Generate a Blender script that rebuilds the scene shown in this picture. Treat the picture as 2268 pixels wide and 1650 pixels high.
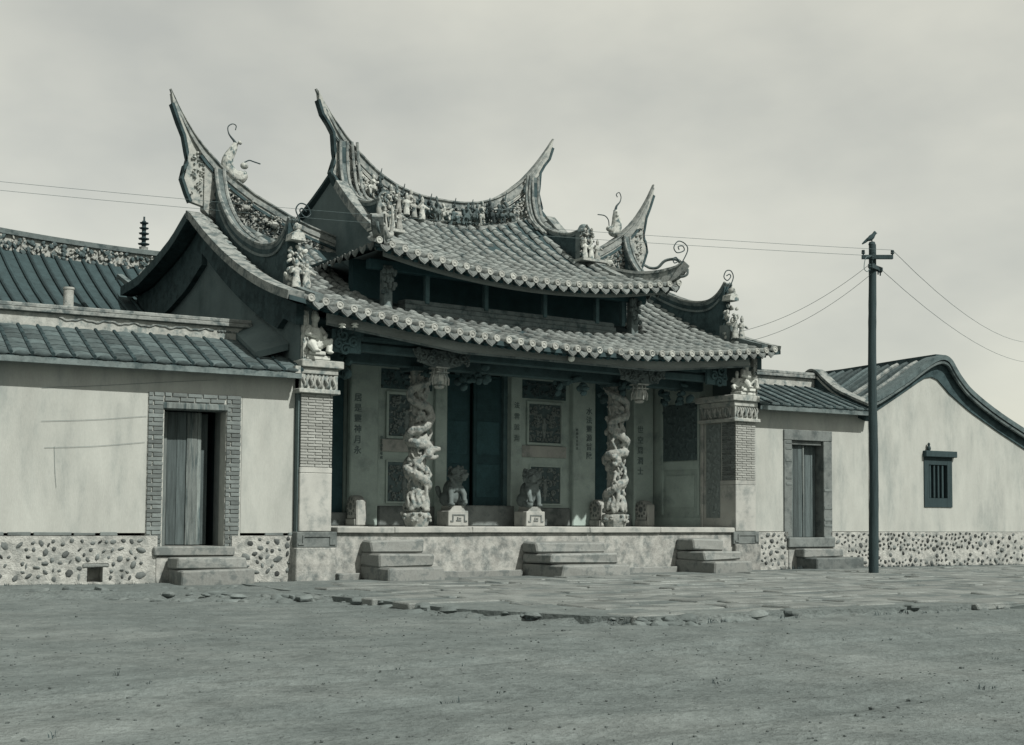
import bpy, math, random
from mathutils import Vector, Matrix, Euler, noise
random.seed(7)
R = math.radians
for o in list(bpy.data.objects):
    bpy.data.objects.remove(o)
SC = bpy.context.scene
COL = SC.collection

# ------------------------------------------------------------------ camera
cam = bpy.data.cameras.new('camera')
camo = bpy.data.objects.new('camera', cam)
COL.objects.link(camo)
cam.sensor_fit = 'HORIZONTAL'
cam.sensor_width = 36.0
cam.lens = 2855.88 / 2268 * 36
cam.shift_y = (987.683 - 825) / 2268
cam.clip_start = 0.05
cam.clip_end = 3000
camo.matrix_world = (Matrix.Translation((-8.21441, -17.55192, .94352)) @ Matrix.Rotation(R(-34.4617), 4, 'Z')
                     @ Matrix.Rotation(R(90 + 3.1467), 4, 'X') @ Matrix.Rotation(R(.41376), 4, 'Z'))
SC.camera = camo
CAM = Vector((-8.21441, -17.55192, .94352))

# ------------------------------------------------------------------ sky, sun, exposure
SUN_EL, SUN_AZ = R(45), R(14)          # azimuth measured from -Y towards +X
w = bpy.data.worlds.new('World')
SC.world = w
w.use_nodes = True
nt = w.node_tree
nt.nodes.clear()
N, L = nt.nodes.new, nt.links.new
out = N('ShaderNodeOutputWorld')
sky = N('ShaderNodeTexSky')
sky.sky_type = 'NISHITA'
sky.sun_disc = False
sky.sun_elevation = SUN_EL
sky.sun_rotation = R(180) - SUN_AZ
bg1 = N('ShaderNodeBackground'); bg1.inputs['Strength'].default_value = 0.12
L(sky.outputs[0], bg1.inputs[0])
tc = N('ShaderNodeTexCoord')
mp = N('ShaderNodeMapping'); mp.inputs['Scale'].default_value = (1.0, 1.0, 1.9); mp.inputs['Rotation'].default_value = (0.25, 0.1, 0.4)
L(tc.outputs['Generated'], mp.inputs[0])
n1 = N('ShaderNodeTexNoise'); n1.inputs['Scale'].default_value = 3.6; n1.inputs['Detail'].default_value = 5; n1.inputs['Roughness'].default_value = .5
L(mp.outputs[0], n1.inputs['Vector'])
cr = N('ShaderNodeValToRGB')
cr.color_ramp.elements[0].position = .34; cr.color_ramp.elements[0].color = (.545, .545, .47, 1)
cr.color_ramp.elements[1].position = .64; cr.color_ramp.elements[1].color = (.76, .745, .625, 1)
L(n1.outputs['Fac'], cr.inputs[0])
bg2 = N('ShaderNodeBackground'); bg2.inputs['Strength'].default_value = 1.0
L(cr.outputs[0], bg2.inputs[0])
mx = N('ShaderNodeMixShader'); mx.inputs[0].default_value = .84
L(bg1.outputs[0], mx.inputs[1]); L(bg2.outputs[0], mx.inputs[2]); L(mx.outputs[0], out.inputs[0])

sl = bpy.data.lights.new('sun', 'SUN')
sl.energy = 5.0; sl.angle = R(.6); sl.color = (1, .98, .915)
so = bpy.data.objects.new('sun', sl); COL.objects.link(so)
d = Vector((math.sin(SUN_AZ) * math.cos(SUN_EL), -math.cos(SUN_AZ) * math.cos(SUN_EL), math.sin(SUN_EL)))
so.rotation_euler = d.to_track_quat('Z', 'Y').to_euler()
so.location = d * 60
SC.view_settings.view_transform = 'Standard'
SC.view_settings.look = 'None'
SC.view_settings.exposure = 0
SC.view_settings.gamma = 1
SC.render.engine = 'CYCLES'

# ------------------------------------------------------------------ materials
def duo(a):
    k = min(1, a / .3) ** .52
    return (a * (.33 + .63 * k), a, a * (1.17 - .24 * k))
ALB = .92

def mat(name, a, var=.22, sc=3.0, bump=.25, rough=.88, stain=None, st=(.5, .62), stsc=1.6, rnd=.10, grain=40, stretch=(1, 1, 1), bd=.01, spec=.25, tint=1, fa=.6, hue=1):
    m = bpy.data.materials.new(name)
    a *= ALB
    if stain is not None: stain *= ALB
    m.use_nodes = True
    t = m.node_tree; N = t.nodes.new; L = t.links.new
    b = t.nodes['Principled BSDF']
    b.inputs['Roughness'].default_value = rough
    b.inputs['Specular IOR Level'].default_value = spec
    g = N('ShaderNodeNewGeometry')
    mpn = N('ShaderNodeMapping'); mpn.inputs['Scale'].default_value = stretch
    L(g.outputs['Position'], mpn.inputs[0])
    duo = lambda a_: tuple(globals()['duo'](a_)[i] * tint + a_ * (1.0, 1, .94)[i] * (1 - tint) if i else (globals()['duo'](a_)[0] * tint + a_ * (1 - tint)) * hue for i in range(3))
    def noi(scale, det=5, r=.6):
        n = N('ShaderNodeTexNoise'); n.inputs['Scale'].default_value = scale; n.inputs['Detail'].default_value = det; n.inputs['Roughness'].default_value = r
        L(mpn.outputs[0], n.inputs['Vector']); return n.outputs['Fac']
    big, fine = noi(sc), noi(grain, 4, .7)
    add = N('ShaderNodeMath'); add.operation = 'ADD'
    L(big, add.inputs[0])
    mf = N('ShaderNodeMath'); mf.operation = 'MULTIPLY'; mf.inputs[1].default_value = fa
    L(fine, mf.inputs[0]); L(mf.outputs[0], add.inputs[1])
    mr = N('ShaderNodeMapRange'); c0 = .5 + .5 * fa; mr.inputs[1].default_value = c0 - .35; mr.inputs[2].default_value = c0 + .35
    mr.inputs[3].default_value = 1 - var * 1.3; mr.inputs[4].default_value = 1 + var
    L(add.outputs[0], mr.inputs[0])
    oi = N('ShaderNodeObjectInfo')
    mo = N('ShaderNodeMapRange'); mo.inputs[3].default_value = 1 - rnd * 1.3; mo.inputs[4].default_value = 1 + rnd
    L(oi.outputs['Random'], mo.inputs[0])
    mm = N('ShaderNodeMath'); mm.operation = 'MULTIPLY'
    L(mr.outputs[0], mm.inputs[0]); L(mo.outputs[0], mm.inputs[1])
    base = N('ShaderNodeRGB'); base.outputs[0].default_value = (*duo(a), 1)
    src = base.outputs[0]
    if stain is not None:
        sn = noi(stsc, 7, .68)
        r2 = N('ShaderNodeMapRange'); r2.inputs[1].default_value = st[0]; r2.inputs[2].default_value = st[1]; r2.interpolation_type = 'SMOOTHSTEP'
        L(sn, r2.inputs[0])
        mc = N('ShaderNodeMix'); mc.data_type = 'RGBA'
        L(r2.outputs[0], mc.inputs['Factor']); L(src, mc.inputs[6]); mc.inputs[7].default_value = (*duo(stain), 1)
        src = mc.outputs[2]
    vm = N('ShaderNodeVectorMath'); vm.operation = 'SCALE'
    L(src, vm.inputs[0]); L(mm.outputs[0], vm.inputs['Scale'])
    L(vm.outputs[0], b.inputs['Base Color'])
    if bump:
        bp = N('ShaderNodeBump'); bp.inputs['Strength'].default_value = bump; bp.inputs['Distance'].default_value = bd
        L(add.outputs[0], bp.inputs['Height']); L(bp.outputs[0], b.inputs['Normal'])
    return m

M_ = dict(
    ceramic=mat('ceramic', .55, .15, 9, .4, .7, stain=.36, st=(.5, .7), stsc=7, rnd=.05),  # brighter copy of the ridge cream, sunlight on the figures put into colour
    carved_back=mat('carved_back', .12, .3, 12, .4, .9, rnd=.1),
    weed=mat('weed', .07, .4, 8, 0, .8, rnd=.2, tint=.8),
    window_wood=mat('window_wood', .055, .3, 6, .3, .9, rnd=.2, stretch=(6, 6, 1)),
    rubble=mat('rubble', .15, .3, 3, .7, .97, stain=.19, st=(.45, .66), stsc=2, rnd=.12, grain=34, bd=.02, spec=.05, tint=.6),
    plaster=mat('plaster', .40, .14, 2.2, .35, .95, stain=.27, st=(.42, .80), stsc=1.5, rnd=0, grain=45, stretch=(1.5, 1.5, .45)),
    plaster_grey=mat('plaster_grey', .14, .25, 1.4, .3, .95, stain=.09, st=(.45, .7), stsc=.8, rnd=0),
    mortar=mat('mortar', .42, .3, 9, 1, .95, stain=.26, st=(.44, .66), stsc=5, rnd=0, bd=.03, tint=.6),
    cobble=mat('cobble', .125, .4, 14, .6, .85, rnd=.45, tint=.4),
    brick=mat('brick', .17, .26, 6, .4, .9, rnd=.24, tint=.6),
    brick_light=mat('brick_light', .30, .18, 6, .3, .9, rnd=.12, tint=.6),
    joint=mat('joint', .42, .2, 8, .3, .95, rnd=0),
    granite=mat('granite', .37, .18, 2.2, .3, .9, stain=.22, st=(.46, .7), stsc=3, grain=70, tint=.6),
    granite_dark=mat('granite_dark', .17, .28, 5, .45, .9, stain=.10, st=(.46, .66), stsc=4, grain=50, tint=.5),
    stone_stain=mat('stone_stain', .33, .35, 7, .8, .95, stain=.15, st=(.40, .70), stsc=5.5, grain=38, tint=.5),
    step=mat('step', .25, .28, 5, .6, .95, stain=.14, st=(.46, .62), stsc=5, grain=45, tint=.45),
    tile=mat('tile', .24, .45, 4.5, .4, .85, stain=.11, st=(.5, .68), stsc=3, rnd=.35, tint=.75),
    tile_pan=mat('tile_pan', .06, .3, 6, .3, .9, rnd=0),
    tile_end=mat('tile_end', .37, .2, 14, .4, .85, rnd=.14),
    drip=mat('drip', .165, .3, 12, .3, .9, rnd=.26, tint=.45),
    tile_grey=mat('tile_grey', .10, .35, 9, .7, .95, stain=.05, st=(.5, .7), stsc=3, rnd=.25, tint=.8),
    tile_roll=mat('tile_roll', .05, .3, 7, .4, .92, rnd=.2),  # dark tone puts the shaded flanks of the rolls into their colour
    ridge_light=mat('ridge_light', .265, .35, 9, .6, .92, stain=.12, st=(.44, .62), stsc=6, rnd=.05, tint=.7),
    ridge_cream=mat('ridge_cream', .37, .3, 9, .5, .92, stain=.2, st=(.46, .66), stsc=7, rnd=.08),
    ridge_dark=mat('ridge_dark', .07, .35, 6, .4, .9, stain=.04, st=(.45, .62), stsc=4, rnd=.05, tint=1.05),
    ridge_mid=mat('ridge_mid', .16, .35, 6, .4, .9, stain=.08, st=(.48, .64), stsc=4, rnd=.1, tint=.8),
    relief=mat('relief', .38, .4, 14, .5, .9, stain=.11, st=(.5, .62), stsc=9, rnd=.25),
    relief_dark=mat('relief_dark', .085, .4, 12, .5, .9, rnd=.4, tint=.8),
    wood=mat('wood', .11, .35, 5, .3, .85, rnd=.15, tint=1.35),
    wood_dark=mat('wood_dark', .072, .3, 5, .2, .85, rnd=.15, tint=1.5),
    fascia=mat('fascia', .26, .4, 2, .25, .9, stain=.40, st=(.55, .75), stsc=1.4, rnd=.05, stretch=(.5, 1, 3)),
    plank=mat('plank', .24, .5, 3, .7, .9, stain=.09, st=(.45, .65), stsc=2, rnd=.3, stretch=(9, 9, .7)),
    plank_dark=mat('plank_dark', .10, .45, 3, .6, .9, rnd=.3, stretch=(9, 9, .7), tint=.65),
    carved=mat('carved', .22, .25, 12, .4, .9, rnd=.1),
    stone_in=mat('stone_in', .42, .18, 3, .25, .9, stain=.30, st=(.48, .7), stsc=2, rnd=.05, hue=.86),
    ink=mat('ink', .15, .1, 5, 0, .9, rnd=0),
    col_stone=mat('col_stone', .34, .3, 14, .9, .9, stain=.2, st=(.47, .62), stsc=9, rnd=.05, grain=60, bd=.015),
    lion=mat('lion', .17, .3, 9, .4, .9, stain=.13, st=(.5, .66), stsc=5, rnd=.08, tint=.8),
    dirt=mat('dirt', .155, .27, 3, 1.0, 1, stain=.19, st=(.42, .7), stsc=.5, rnd=0, grain=17, bd=.03, spec=.03, tint=.6, fa=1.0),
    paver=mat('paver', .235, .30, 2.4, .8, .97, stain=.15, st=(.44, .66), stsc=1.8, rnd=.10, grain=60, bd=.02, spec=.05, tint=.6, fa=1.1),
    gravel=mat('gravel', .15, .3, 5, .3, .95, rnd=.3, tint=.6),
    pole=mat('pole', .05, .4, 4, .4, .9, rnd=0, stretch=(6, 6, .6), tint=.9),
    metal=mat('metal', .05, .3, 6, .1, .6, rnd=0),
    porcelain=mat('porcelain', .75, .05, 6, 0, .3, rnd=0, spec=.5),
    wire=mat('wire', .14, .1, 3, 0, .8, rnd=0),
    bird=mat('bird', .06, .3, 20, .2, .9, rnd=0),
)

# ------------------------------------------------------------------ mesh builder
class MB:
    def __init__(s):
        s.v = []; s.f = []
    def add(s, vs, fs):
        o = len(s.v); s.v += [tuple(v) for v in vs]; s.f += [tuple(i + o for i in f) for f in fs]; return s
    def box(s, x0, x1, y0, y1, z0, z1, j=0, ch=0):
        if ch:
            return s.chbox(x0, x1, y0, y1, z0, z1, ch, j)
        r = lambda: random.uniform(-j, j) if j else 0
        vs = [(x + r(), y + r(), z + r()) for x in (x0, x1) for y in (y0, y1) for z in (z0, z1)]
        return s.add(vs, [(0, 1, 3, 2), (4, 6, 7, 5), (0, 4, 5, 1), (2, 3, 7, 6), (0, 2, 6, 4), (1, 5, 7, 3)])
    def chbox(s, x0, x1, y0, y1, z0, z1, c, j=0):
        vs = []; r = lambda: random.uniform(-j, j) if j else 0
        idx = {}
        for ix, X in enumerate((x0, x1)):
            for iy, Y in enumerate((y0, y1)):
                for iz, Zz in enumerate((z0, z1)):
                    dx, dy, dz = r(), r(), r()
                    sx, sy, sz = (1, -1)[ix], (1, -1)[iy], (1, -1)[iz]
                    idx[ix, iy, iz, 0] = len(vs); vs.append((X + dx, Y + sy * c + dy, Zz + sz * c + dz))
                    idx[ix, iy, iz, 1] = len(vs); vs.append((X + sx * c + dx, Y + dy, Zz + sz * c + dz))
                    idx[ix, iy, iz, 2] = len(vs); vs.append((X + sx * c + dx, Y + sy * c + dy, Zz + dz))
        fs = []
        I = idx
        for i in (0, 1):
            q = [I[i, 0, 0, 0], I[i, 1, 0, 0], I[i, 1, 1, 0], I[i, 0, 1, 0]]; fs.append(q if i else q[::-1])
            q = [I[0, i, 0, 1], I[0, i, 1, 1], I[1, i, 1, 1], I[1, i, 0, 1]]; fs.append(q if i else q[::-1])
            q = [I[0, 0, i, 2], I[1, 0, i, 2], I[1, 1, i, 2], I[0, 1, i, 2]]; fs.append(q if i else q[::-1])
        for a in (0, 1):
            for b in (0, 1):
                fs.append((I[a, b, 0, 0], I[a, b, 1, 0], I[a, b, 1, 1], I[a, b, 0, 1]))
                fs.append((I[a, 0, b, 0], I[a, 1, b, 0], I[a, 1, b, 2], I[a, 0, b, 2]))
                fs.append((I[0, a, b, 1], I[1, a, b, 1], I[1, a, b, 2], I[0, a, b, 2]))
                for c2 in (0, 1):
                    fs.append((I[a, b, c2, 0], I[a, b, c2, 1], I[a, b, c2, 2]))
        return s.add(vs, fs)
    def prism(s, poly, axis, a0, a1):
        n = len(poly)
        def P(p, a):
            if axis == 0: return (a, p[0], p[1])
            if axis == 1: return (p[0], a, p[1])
            return (p[0], p[1], a)
        vs = [P(p, a0) for p in poly] + [P(p, a1) for p in poly]
        fs = [tuple(range(n))[::-1], tuple(range(n, 2 * n))] + [(i, (i + 1) % n, n + (i + 1) % n, n + i) for i in range(n)]
        return s.add(vs, fs)
    def strip(s, path, prof, axis_hint=(1, 0, 0), scale=None):
        """sweep closed profile [(u,v)] along path; u along axis_hint, v along the path normal"""
        A = Vector(axis_hint); n = len(prof); vs = []
        P = [Vector(p) for p in path]
        for i, p in enumerate(P):
            t = (P[min(i + 1, len(P) - 1)] - P[max(i - 1, 0)]).normalized()
            u = (A - t * A.dot(t)).normalized(); nn = t.cross(u)
            if nn.z < 0 and abs(nn.z) > .05: nn = -nn
            k = scale[i] if scale else 1
            if not isinstance(k, (tuple, list)): k = (k, k)
            vs += [p + u * a * k[0] + nn * b * k[1] for a, b in prof]
        fs = []
        for i in range(len(P) - 1):
            for q in range(n):
                fs.append((i * n + q, i * n + (q + 1) % n, (i + 1) * n + (q + 1) % n, (i + 1) * n + q))
        fs += [tuple(range(n))[::-1], tuple(range((len(P) - 1) * n, len(P) * n))]
        return s.add(vs, fs)
    def tube(s, path, rad, n=8):
        P = [Vector(p) for p in path]
        rr = rad if isinstance(rad, (list, tuple)) else [rad] * len(P)
        up = Vector((.13, .31, .94)); vs = []
        u = None
        for i, p in enumerate(P):
            t = (P[min(i + 1, len(P) - 1)] - P[max(i - 1, 0)])
            t = t.normalized() if t.length > 1e-9 else Vector((0, 0, 1))
            if u is None:
                u = t.cross(up)
                if u.length < .05: u = t.cross(Vector((1, 0, 0)))
            u = (u - t * u.dot(t)).normalized()
            v = t.cross(u)
            vs += [p + (u * math.cos(2 * math.pi * q / n) + v * math.sin(2 * math.pi * q / n)) * rr[i] for q in range(n)]
        fs = [(i * n + q, i * n + (q + 1) % n, (i + 1) * n + (q + 1) % n, (i + 1) * n + q) for i in range(len(P) - 1) for q in range(n)]
        fs += [tuple(range(n))[::-1], tuple(range((len(P) - 1) * n, len(P) * n))]
        return s.add(vs, fs)
    def lathe(s, prof, cx=0, cy=0, n=16, sx=1, sy=1, z0=0):
        vs = []
        for r, z in prof:
            vs += [(cx + r * sx * math.cos(2 * math.pi * q / n), cy + r * sy * math.sin(2 * math.pi * q / n), z0 + z) for q in range(n)]
        m = len(prof)
        fs = [(i * n + q, i * n + (q + 1) % n, (i + 1) * n + (q + 1) % n, (i + 1) * n + q) for i in range(m - 1) for q in range(n)]
        fs += [tuple(range(n))[::-1], tuple(range((m - 1) * n, m * n))]
        return s.add(vs, fs)
    def ell(s, c, r, rot=None, n=8, m=5, j=0):
        c = Vector(c); r = r if isinstance(r, (tuple, list)) else (r, r, r)
        E_ = Euler(rot).to_matrix() if rot else None
        pts = []
        def P(th, ph):
            k = 1 + (random.uniform(-j, j) if j else 0)
            p = Vector((r[0] * math.sin(th) * math.cos(ph), r[1] * math.sin(th) * math.sin(ph), r[2] * math.cos(th))) * k
            return c + (E_ @ p if E_ else p)
        pts.append(P(0, 0))
        for i in range(1, m):
            for q in range(n): pts.append(P(math.pi * i / m, 2 * math.pi * q / n))
        pts.append(P(math.pi, 0))
        fs = [(0, 1 + q, 1 + (q + 1) % n) for q in range(n)]
        for i in range(m - 2):
            for q in range(n):
                fs.append((1 + i * n + q, 1 + (i + 1) * n + q, 1 + (i + 1) * n + (q + 1) % n, 1 + i * n + (q + 1) % n))
        l = len(pts) - 1; b = 1 + (m - 2) * n
        fs += [(b + q, l, b + (q + 1) % n) for q in range(n)]
        return s.add(pts, fs)
    def sheet(s, fn, us, vs_, flip=False):
        pts = [fn(u, v) for u in us for v in vs_]
        n = len(vs_)
        fs = []
        for i in range(len(us) - 1):
            for k in range(n - 1):
                q = (i * n + k, (i + 1) * n + k, (i + 1) * n + k + 1, i * n + k + 1)
                fs.append(q[::-1] if flip else q)
        return s.add(pts, fs)
    def slab(s, fn, us, vs_, th):
        """closed sheet with thickness th below"""
        nu, nv = len(us), len(vs_)
        top = [Vector(fn(u, v)) for u in us for v in vs_]
        bot = [p - Vector((0, 0, th)) for p in top]
        o = nu * nv
        fs = []
        for i in range(nu - 1):
            for k in range(nv - 1):
                a, b, c, e = i * nv + k, (i + 1) * nv + k, (i + 1) * nv + k + 1, i * nv + k + 1
                fs.append((a, b, c, e)); fs.append((o + e, o + c, o + b, o + a))
        for i in range(nu - 1):
            a, b = i * nv, (i + 1) * nv; fs.append((a, o + a, o + b, b))
            a, b = i * nv + nv - 1, (i + 1) * nv + nv - 1; fs.append((b, o + b, o + a, a))
        for k in range(nv - 1):
            a, b = k, k + 1; fs.append((b, o + b, o + a, a))
            a, b = (nu - 1) * nv + k, (nu - 1) * nv + k + 1; fs.append((a, o + a, o + b, b))
        return s.add(top + bot, fs)
    def tf(s, mtx, start=0):
        for i in range(start, len(s.v)): s.v[i] = tuple(mtx @ Vector(s.v[i]))
        return s
    def mesh(s, name, m, smooth=False):
        me = bpy.data.meshes.new(name)
        me.from_pydata(s.v, [], s.f)
        me.materials.append(M_[m] if isinstance(m, str) else m)
        if smooth:
            for p in me.polygons: p.use_smooth = True
            try: me.set_sharp_from_angle(angle=R(42))
            except Exception: pass
        me.validate(); me.update()
        return me

def tag(o, label=None, cat=None, group=None, kind=None):
    for k, v in (('label', label), ('category', cat), ('group', group), ('kind', kind)):
        if v: o[k] = v
    return o
def link(name, me, parent=None, loc=(0, 0, 0), rot=(0, 0, 0), mw=None):
    o = bpy.data.objects.new(name, me)
    COL.objects.link(o)
    if mw is not None: o.matrix_local = mw
    else: o.location = loc; o.rotation_euler = rot
    if parent: o.parent = parent
    return o
STUFF = ('relief', 'rafters', 'scroll', 'tile_mortar', 'bracket', 'carved_window', 'carved_panel', 'upper_panel', 'plinth_carving', 'wave_moulding')
def obj(name, mb, m, parent=None, smooth=False, **k):
    if parent and 'kind' not in k and any(q in name for q in STUFF): k['kind'] = 'stuff'
    return tag(link(name, mb.mesh(name, m, smooth), parent), **k)
def thing(name, label, cat, loc=(0, 0, 0), rz=0, group=None):
    o = link(name, None, None, loc, (0, 0, rz))
    o.empty_display_size = .2
    return tag(o, label, cat, group)
def blob(mb, voxel, smooth=2):
    """fuse overlapping shapes into one continuous skin"""
    me = bpy.data.meshes.new('tmp'); me.from_pydata(mb.v, [], mb.f)
    o = bpy.data.objects.new('tmp', me); COL.objects.link(o)
    md = o.modifiers.new('r', 'REMESH'); md.mode = 'VOXEL'; md.voxel_size = voxel
    if smooth:
        s = o.modifiers.new('s', 'SMOOTH'); s.iterations = smooth; s.factor = .5
    dg = bpy.context.evaluated_depsgraph_get(); dg.update()
    ev = o.evaluated_get(dg)
    r = bpy.data.meshes.new_from_object(ev)
    bpy.data.objects.remove(o)
    for p in r.polygons: p.use_smooth = True
    return r
def blob_obj(name, mb, m, parent=None, voxel=.012, smooth=2, **k):
    me = blob(mb, voxel, smooth); me.name = name
    me.materials.clear(); me.materials.append(M_[m])
    return tag(link(name, me, parent), **k)
def curve(pts, n=6):
    """Catmull-Rom through pts"""
    P = [Vector(p) for p in pts]; P = [P[0] * 2 - P[1]] + P + [P[-1] * 2 - P[-2]]
    o = []
    for i in range(1, len(P) - 2):
        for k in range(n):
            t = k / n; a, b, c, e = P[i - 1], P[i], P[i + 1], P[i + 2]
            o.append(.5 * ((2 * b) + (c - a) * t + (2 * a - 5 * b + 4 * c - e) * t * t + (3 * b - a - 3 * c + e) * t ** 3))
    o.append(P[-2]); return o
def lerp_table(tab, x):
    if x <= tab[0][0]: return tab[0][1]
    for (a, b), (c, e) in zip(tab, tab[1:]):
        if x <= c: return b + (e - b) * (x - a) / (c - a)
    return tab[-1][1]
def frange(a, b, n): return [a + (b - a) * i / (n - 1) for i in range(n)]
U = random.uniform

XC = 4.736
MX = lambda x: 2 * XC - x
# ------------------------------------------------------------------ ground and pavement
def seg_side(x, y, poly):
    ins = False
    for (x0, y0), (x1, y1) in zip(poly, poly[1:] + poly[:1]):
        if (y0 > y) != (y1 > y) and x < (x1 - x0) * (y - y0) / (y1 - y0) + x0: ins = not ins
    return ins
APRON = [(-1.1, -.3), (-1.2, -2.0), (-1.25, -3.75), (-1.1, -5.0), (-1.1, -6.1), (-.45, -7.6), (.1, -8.15), (1.5, -8.0), (3.9, -8.35), (7, -8.4), (11, -8.7), (22, -9.3), (22, -.3)]
BANK = [(-9, -.9), (-5.2, -1.1), (-3.0, -1.75), (-2.0, -3.3), (-1.2, -3.7), (-.9, 0), (-.9, 2), (-9, 2)]
def ground_z(x, y):
    p = Vector((x, y, 0)); yr = y + .25 * noise.noise(Vector((x * .25, 0, 3))) + .05 * x * 0
    z = -.085 + .022 * noise.noise(p * .5) + .014 * noise.noise(p * 1.9) + .007 * noise.noise(p * 6)
    for yc, wd in ((-9.75, .12), (-11.15, .13), (-10.1, .1), (-12.6, .14)):
        q = abs(yr - yc - .03 * x); 
        if q < wd * 2.2: z += -.022 * math.exp(-(q / wd) ** 2) + .010 * math.exp(-((q - wd * 1.6) / (wd * .5)) ** 2)
    if seg_side(x, y, BANK):
        z = -.02 + .025 * noise.noise(p * 1.7) + .012 * noise.noise(p * 5)
    elif seg_side(x, y, APRON): z = -.03
    return z
xs = [-900, -300, -100, -50, -30, -20, -15] + frange(-12, 24, 145) + [28, 36, 60, 120, 300, 900]
ys = [-900, -300, -100, -50, -30, -22, -18] + frange(-15, 1.5, 210) + [3, 6, 12, 30, 80, 200, 500, 1500]
g = MB(); g.sheet(lambda x, y: (x, y, ground_z(x, y) if (-12 <= x <= 24 and -15 <= y <= 1.5) else -.1), xs, ys)
obj('ground', g, 'dirt', smooth=True, kind='structure')

# pavement: worn stone slabs laid in front of the temple, earth in the joints
pv = link('pavement', None); tag(pv, kind='structure'); pv.empty_display_size = .2
b = MB(); b.prism(APRON, 2, -.09, -.012)
obj('bedding', b, 'dirt', pv)
slabs = []
y = -.95
rows = []
while y > -8.6:
    h = U(.34, .52); rows.append((y, h)); y -= h + .012
for (y, h) in rows:
    x = -1.3 + U(-.3, .1)
    while x < 20:
        l = U(.7, 1.5)
        cx, cy = x + l / 2, y - h / 2
        if all(seg_side(px, py, APRON) for px, py in ((x + .12, y), (x + l, y), (x + .12, y - h + .1), (x + l, y - h + .1))):
            slabs.append((x, l, y, h, (Vector((cx, cy, 0)) - CAM).length))
        x += l + .012
slabs.sort(key=lambda s: s[4])
rest = MB()
for i, (x, l, y, h, dd) in enumerate(slabs):
    t = U(-.012, .009)
    mb = MB() if i < 290 else rest
    k0 = len(mb.v)
    mb.chbox(x + .004, x + l - .004, y - h + .004, y - .004, -.08, t, .014, .012)
    if i < 290: obj('paving_slab', mb, 'paver', pv)
obj('paving_slab', rest, 'paver', pv, kind='stuff')
# rough stones along the left edge of the apron and the bank before the left house
for i in range(190):
    a = random.random()
    if i < 60:
        px, py = -3.2 + 2.2 * a + U(-.2, .2), -1.9 - 1.75 * min(1, a * 1.3) + U(-.18, .22)
    elif i < 85:
        px, py = -1.15 + U(-.14, .12), -3.8 - 2.3 * a
    elif i < 110:
        px, py = U(-5, -.8), U(-1.6, -.7)
    else:
        k = random.random() * 7; q = int(k); (ax, ay), (bx, by) = APRON[3 + q], APRON[4 + q]
        px, py = ax + (bx - ax) * (k - q) + U(-.1, .12), ay + (by - ay) * (k - q) + U(-.12, .1)
    r = U(.03, .10)
    mb = MB(); mb.ell((px, py, ground_z(px, py) - .008), (r * U(1, 1.7), r, r * .5), (U(-.2, .2), U(-.2, .2), U(0, 3)), 9, 6, .16)
    obj('field_stone', mb, 'rubble', pv, smooth=True)
gv = MB()
for i in range(2600):
    px = U(-9, 12); py = U(-13.8, -1)
    if i % 3 == 0: px, py = U(-7, -1), U(-13.5, -6)
    if seg_side(px, py, APRON) and random.random() < .8: continue
    r = U(.003, .010) * (2.0 if random.random() < .03 else 1)
    zz = ground_z(px, py) if not seg_side(px, py, APRON) else 0
    gv.ell((px, py, zz + r * .25), (r * U(1, 1.5), r, r * .7), (0, 0, U(0, 3)), 5, 3, .2)
obj('gravel', gv, 'gravel', kind='stuff')

wd_ = MB()
def tuft(px, py, z, n, h):
    for k in range(n):
        a = U(0, 6.28); l = h * U(.5, 1.2); bx, by = px + U(-.03, .03), py + U(-.03, .03); t = U(.2, .8) * l
        q = Vector((math.cos(a), math.sin(a), 0)); s_ = Vector((-q.y, q.x, 0)) * U(.002, .005)
        p0, p1, p2 = Vector((bx, by, z)), Vector((bx, by, z + l * .6)) + q * t * .35, Vector((bx, by, z + l * .9)) + q * t
        wd_.add([p0 - s_, p0 + s_, p1 + s_ * .7, p1 - s_ * .7, p2], [(0, 1, 2, 3), (3, 2, 4)])
for i in range(150):
    x = U(9.9, 16.6); y = .22 - (x - 9.52) * .105 - U(.02, .28); tuft(x, y, -.03, 9, U(.03, .10))
for i in range(70):
    k = random.random() * 7; q = int(k); (ax, ay), (bx, by) = APRON[3 + q], APRON[4 + q]
    tuft(ax + (bx - ax) * (k - q) + U(-.1, .1), ay + (by - ay) * (k - q) + U(-.15, .05), -.08, 8, U(.02, .06))
for i in range(60):
    x = U(-5, -.1); tuft(x, .12 - x * .105 - U(.0, .25), -.03, 7, U(.02, .06))
for i in range(50): tuft(U(-8, 8), U(-13.5, -9), -.09, 6, U(.015, .04))
obj('weeds', wd_, 'weed', kind='stuff')
# ------------------------------------------------------------------ terrace and its steps
te = thing('stone_terrace', 'long stained stone terrace under the temple porch with pale coping', 'terrace', (XC, 0, 0))
def tobj(name, mb, m, par, **k):
    mb.tf(Matrix.Translation(-par.matrix_basis.translation)); return obj(name, mb, m, par, **k)
b = MB(); b.box(.60, 8.93, .03, 2.4, -.1, .675)
tobj('terrace_wall', b, 'stone_stain', te)
xb = [.632, 1.62, 3.05, 5.45, 7.05, 8.885]
for a, c in zip(xb, xb[1:]):
    b = MB(); b.chbox(a + .003, c - .003, -.03 + U(-.008, .008), .62, .678, .772 + U(-.004, .004), .012, .004)
    tobj('coping_stone', b, 'granite', te)
for r in range(3):
    x = .65
    while x < 8.8:
        l = min(U(.9, 1.4), 8.9 - x); b = MB(); b.chbox(x + .003, x + l - .003, .626 + r * .6, 1.22 + r * .6, .68, .768 + U(-.004, .003), .006)
        tobj('floor_slab', b, 'granite', te); x += l + .002
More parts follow.
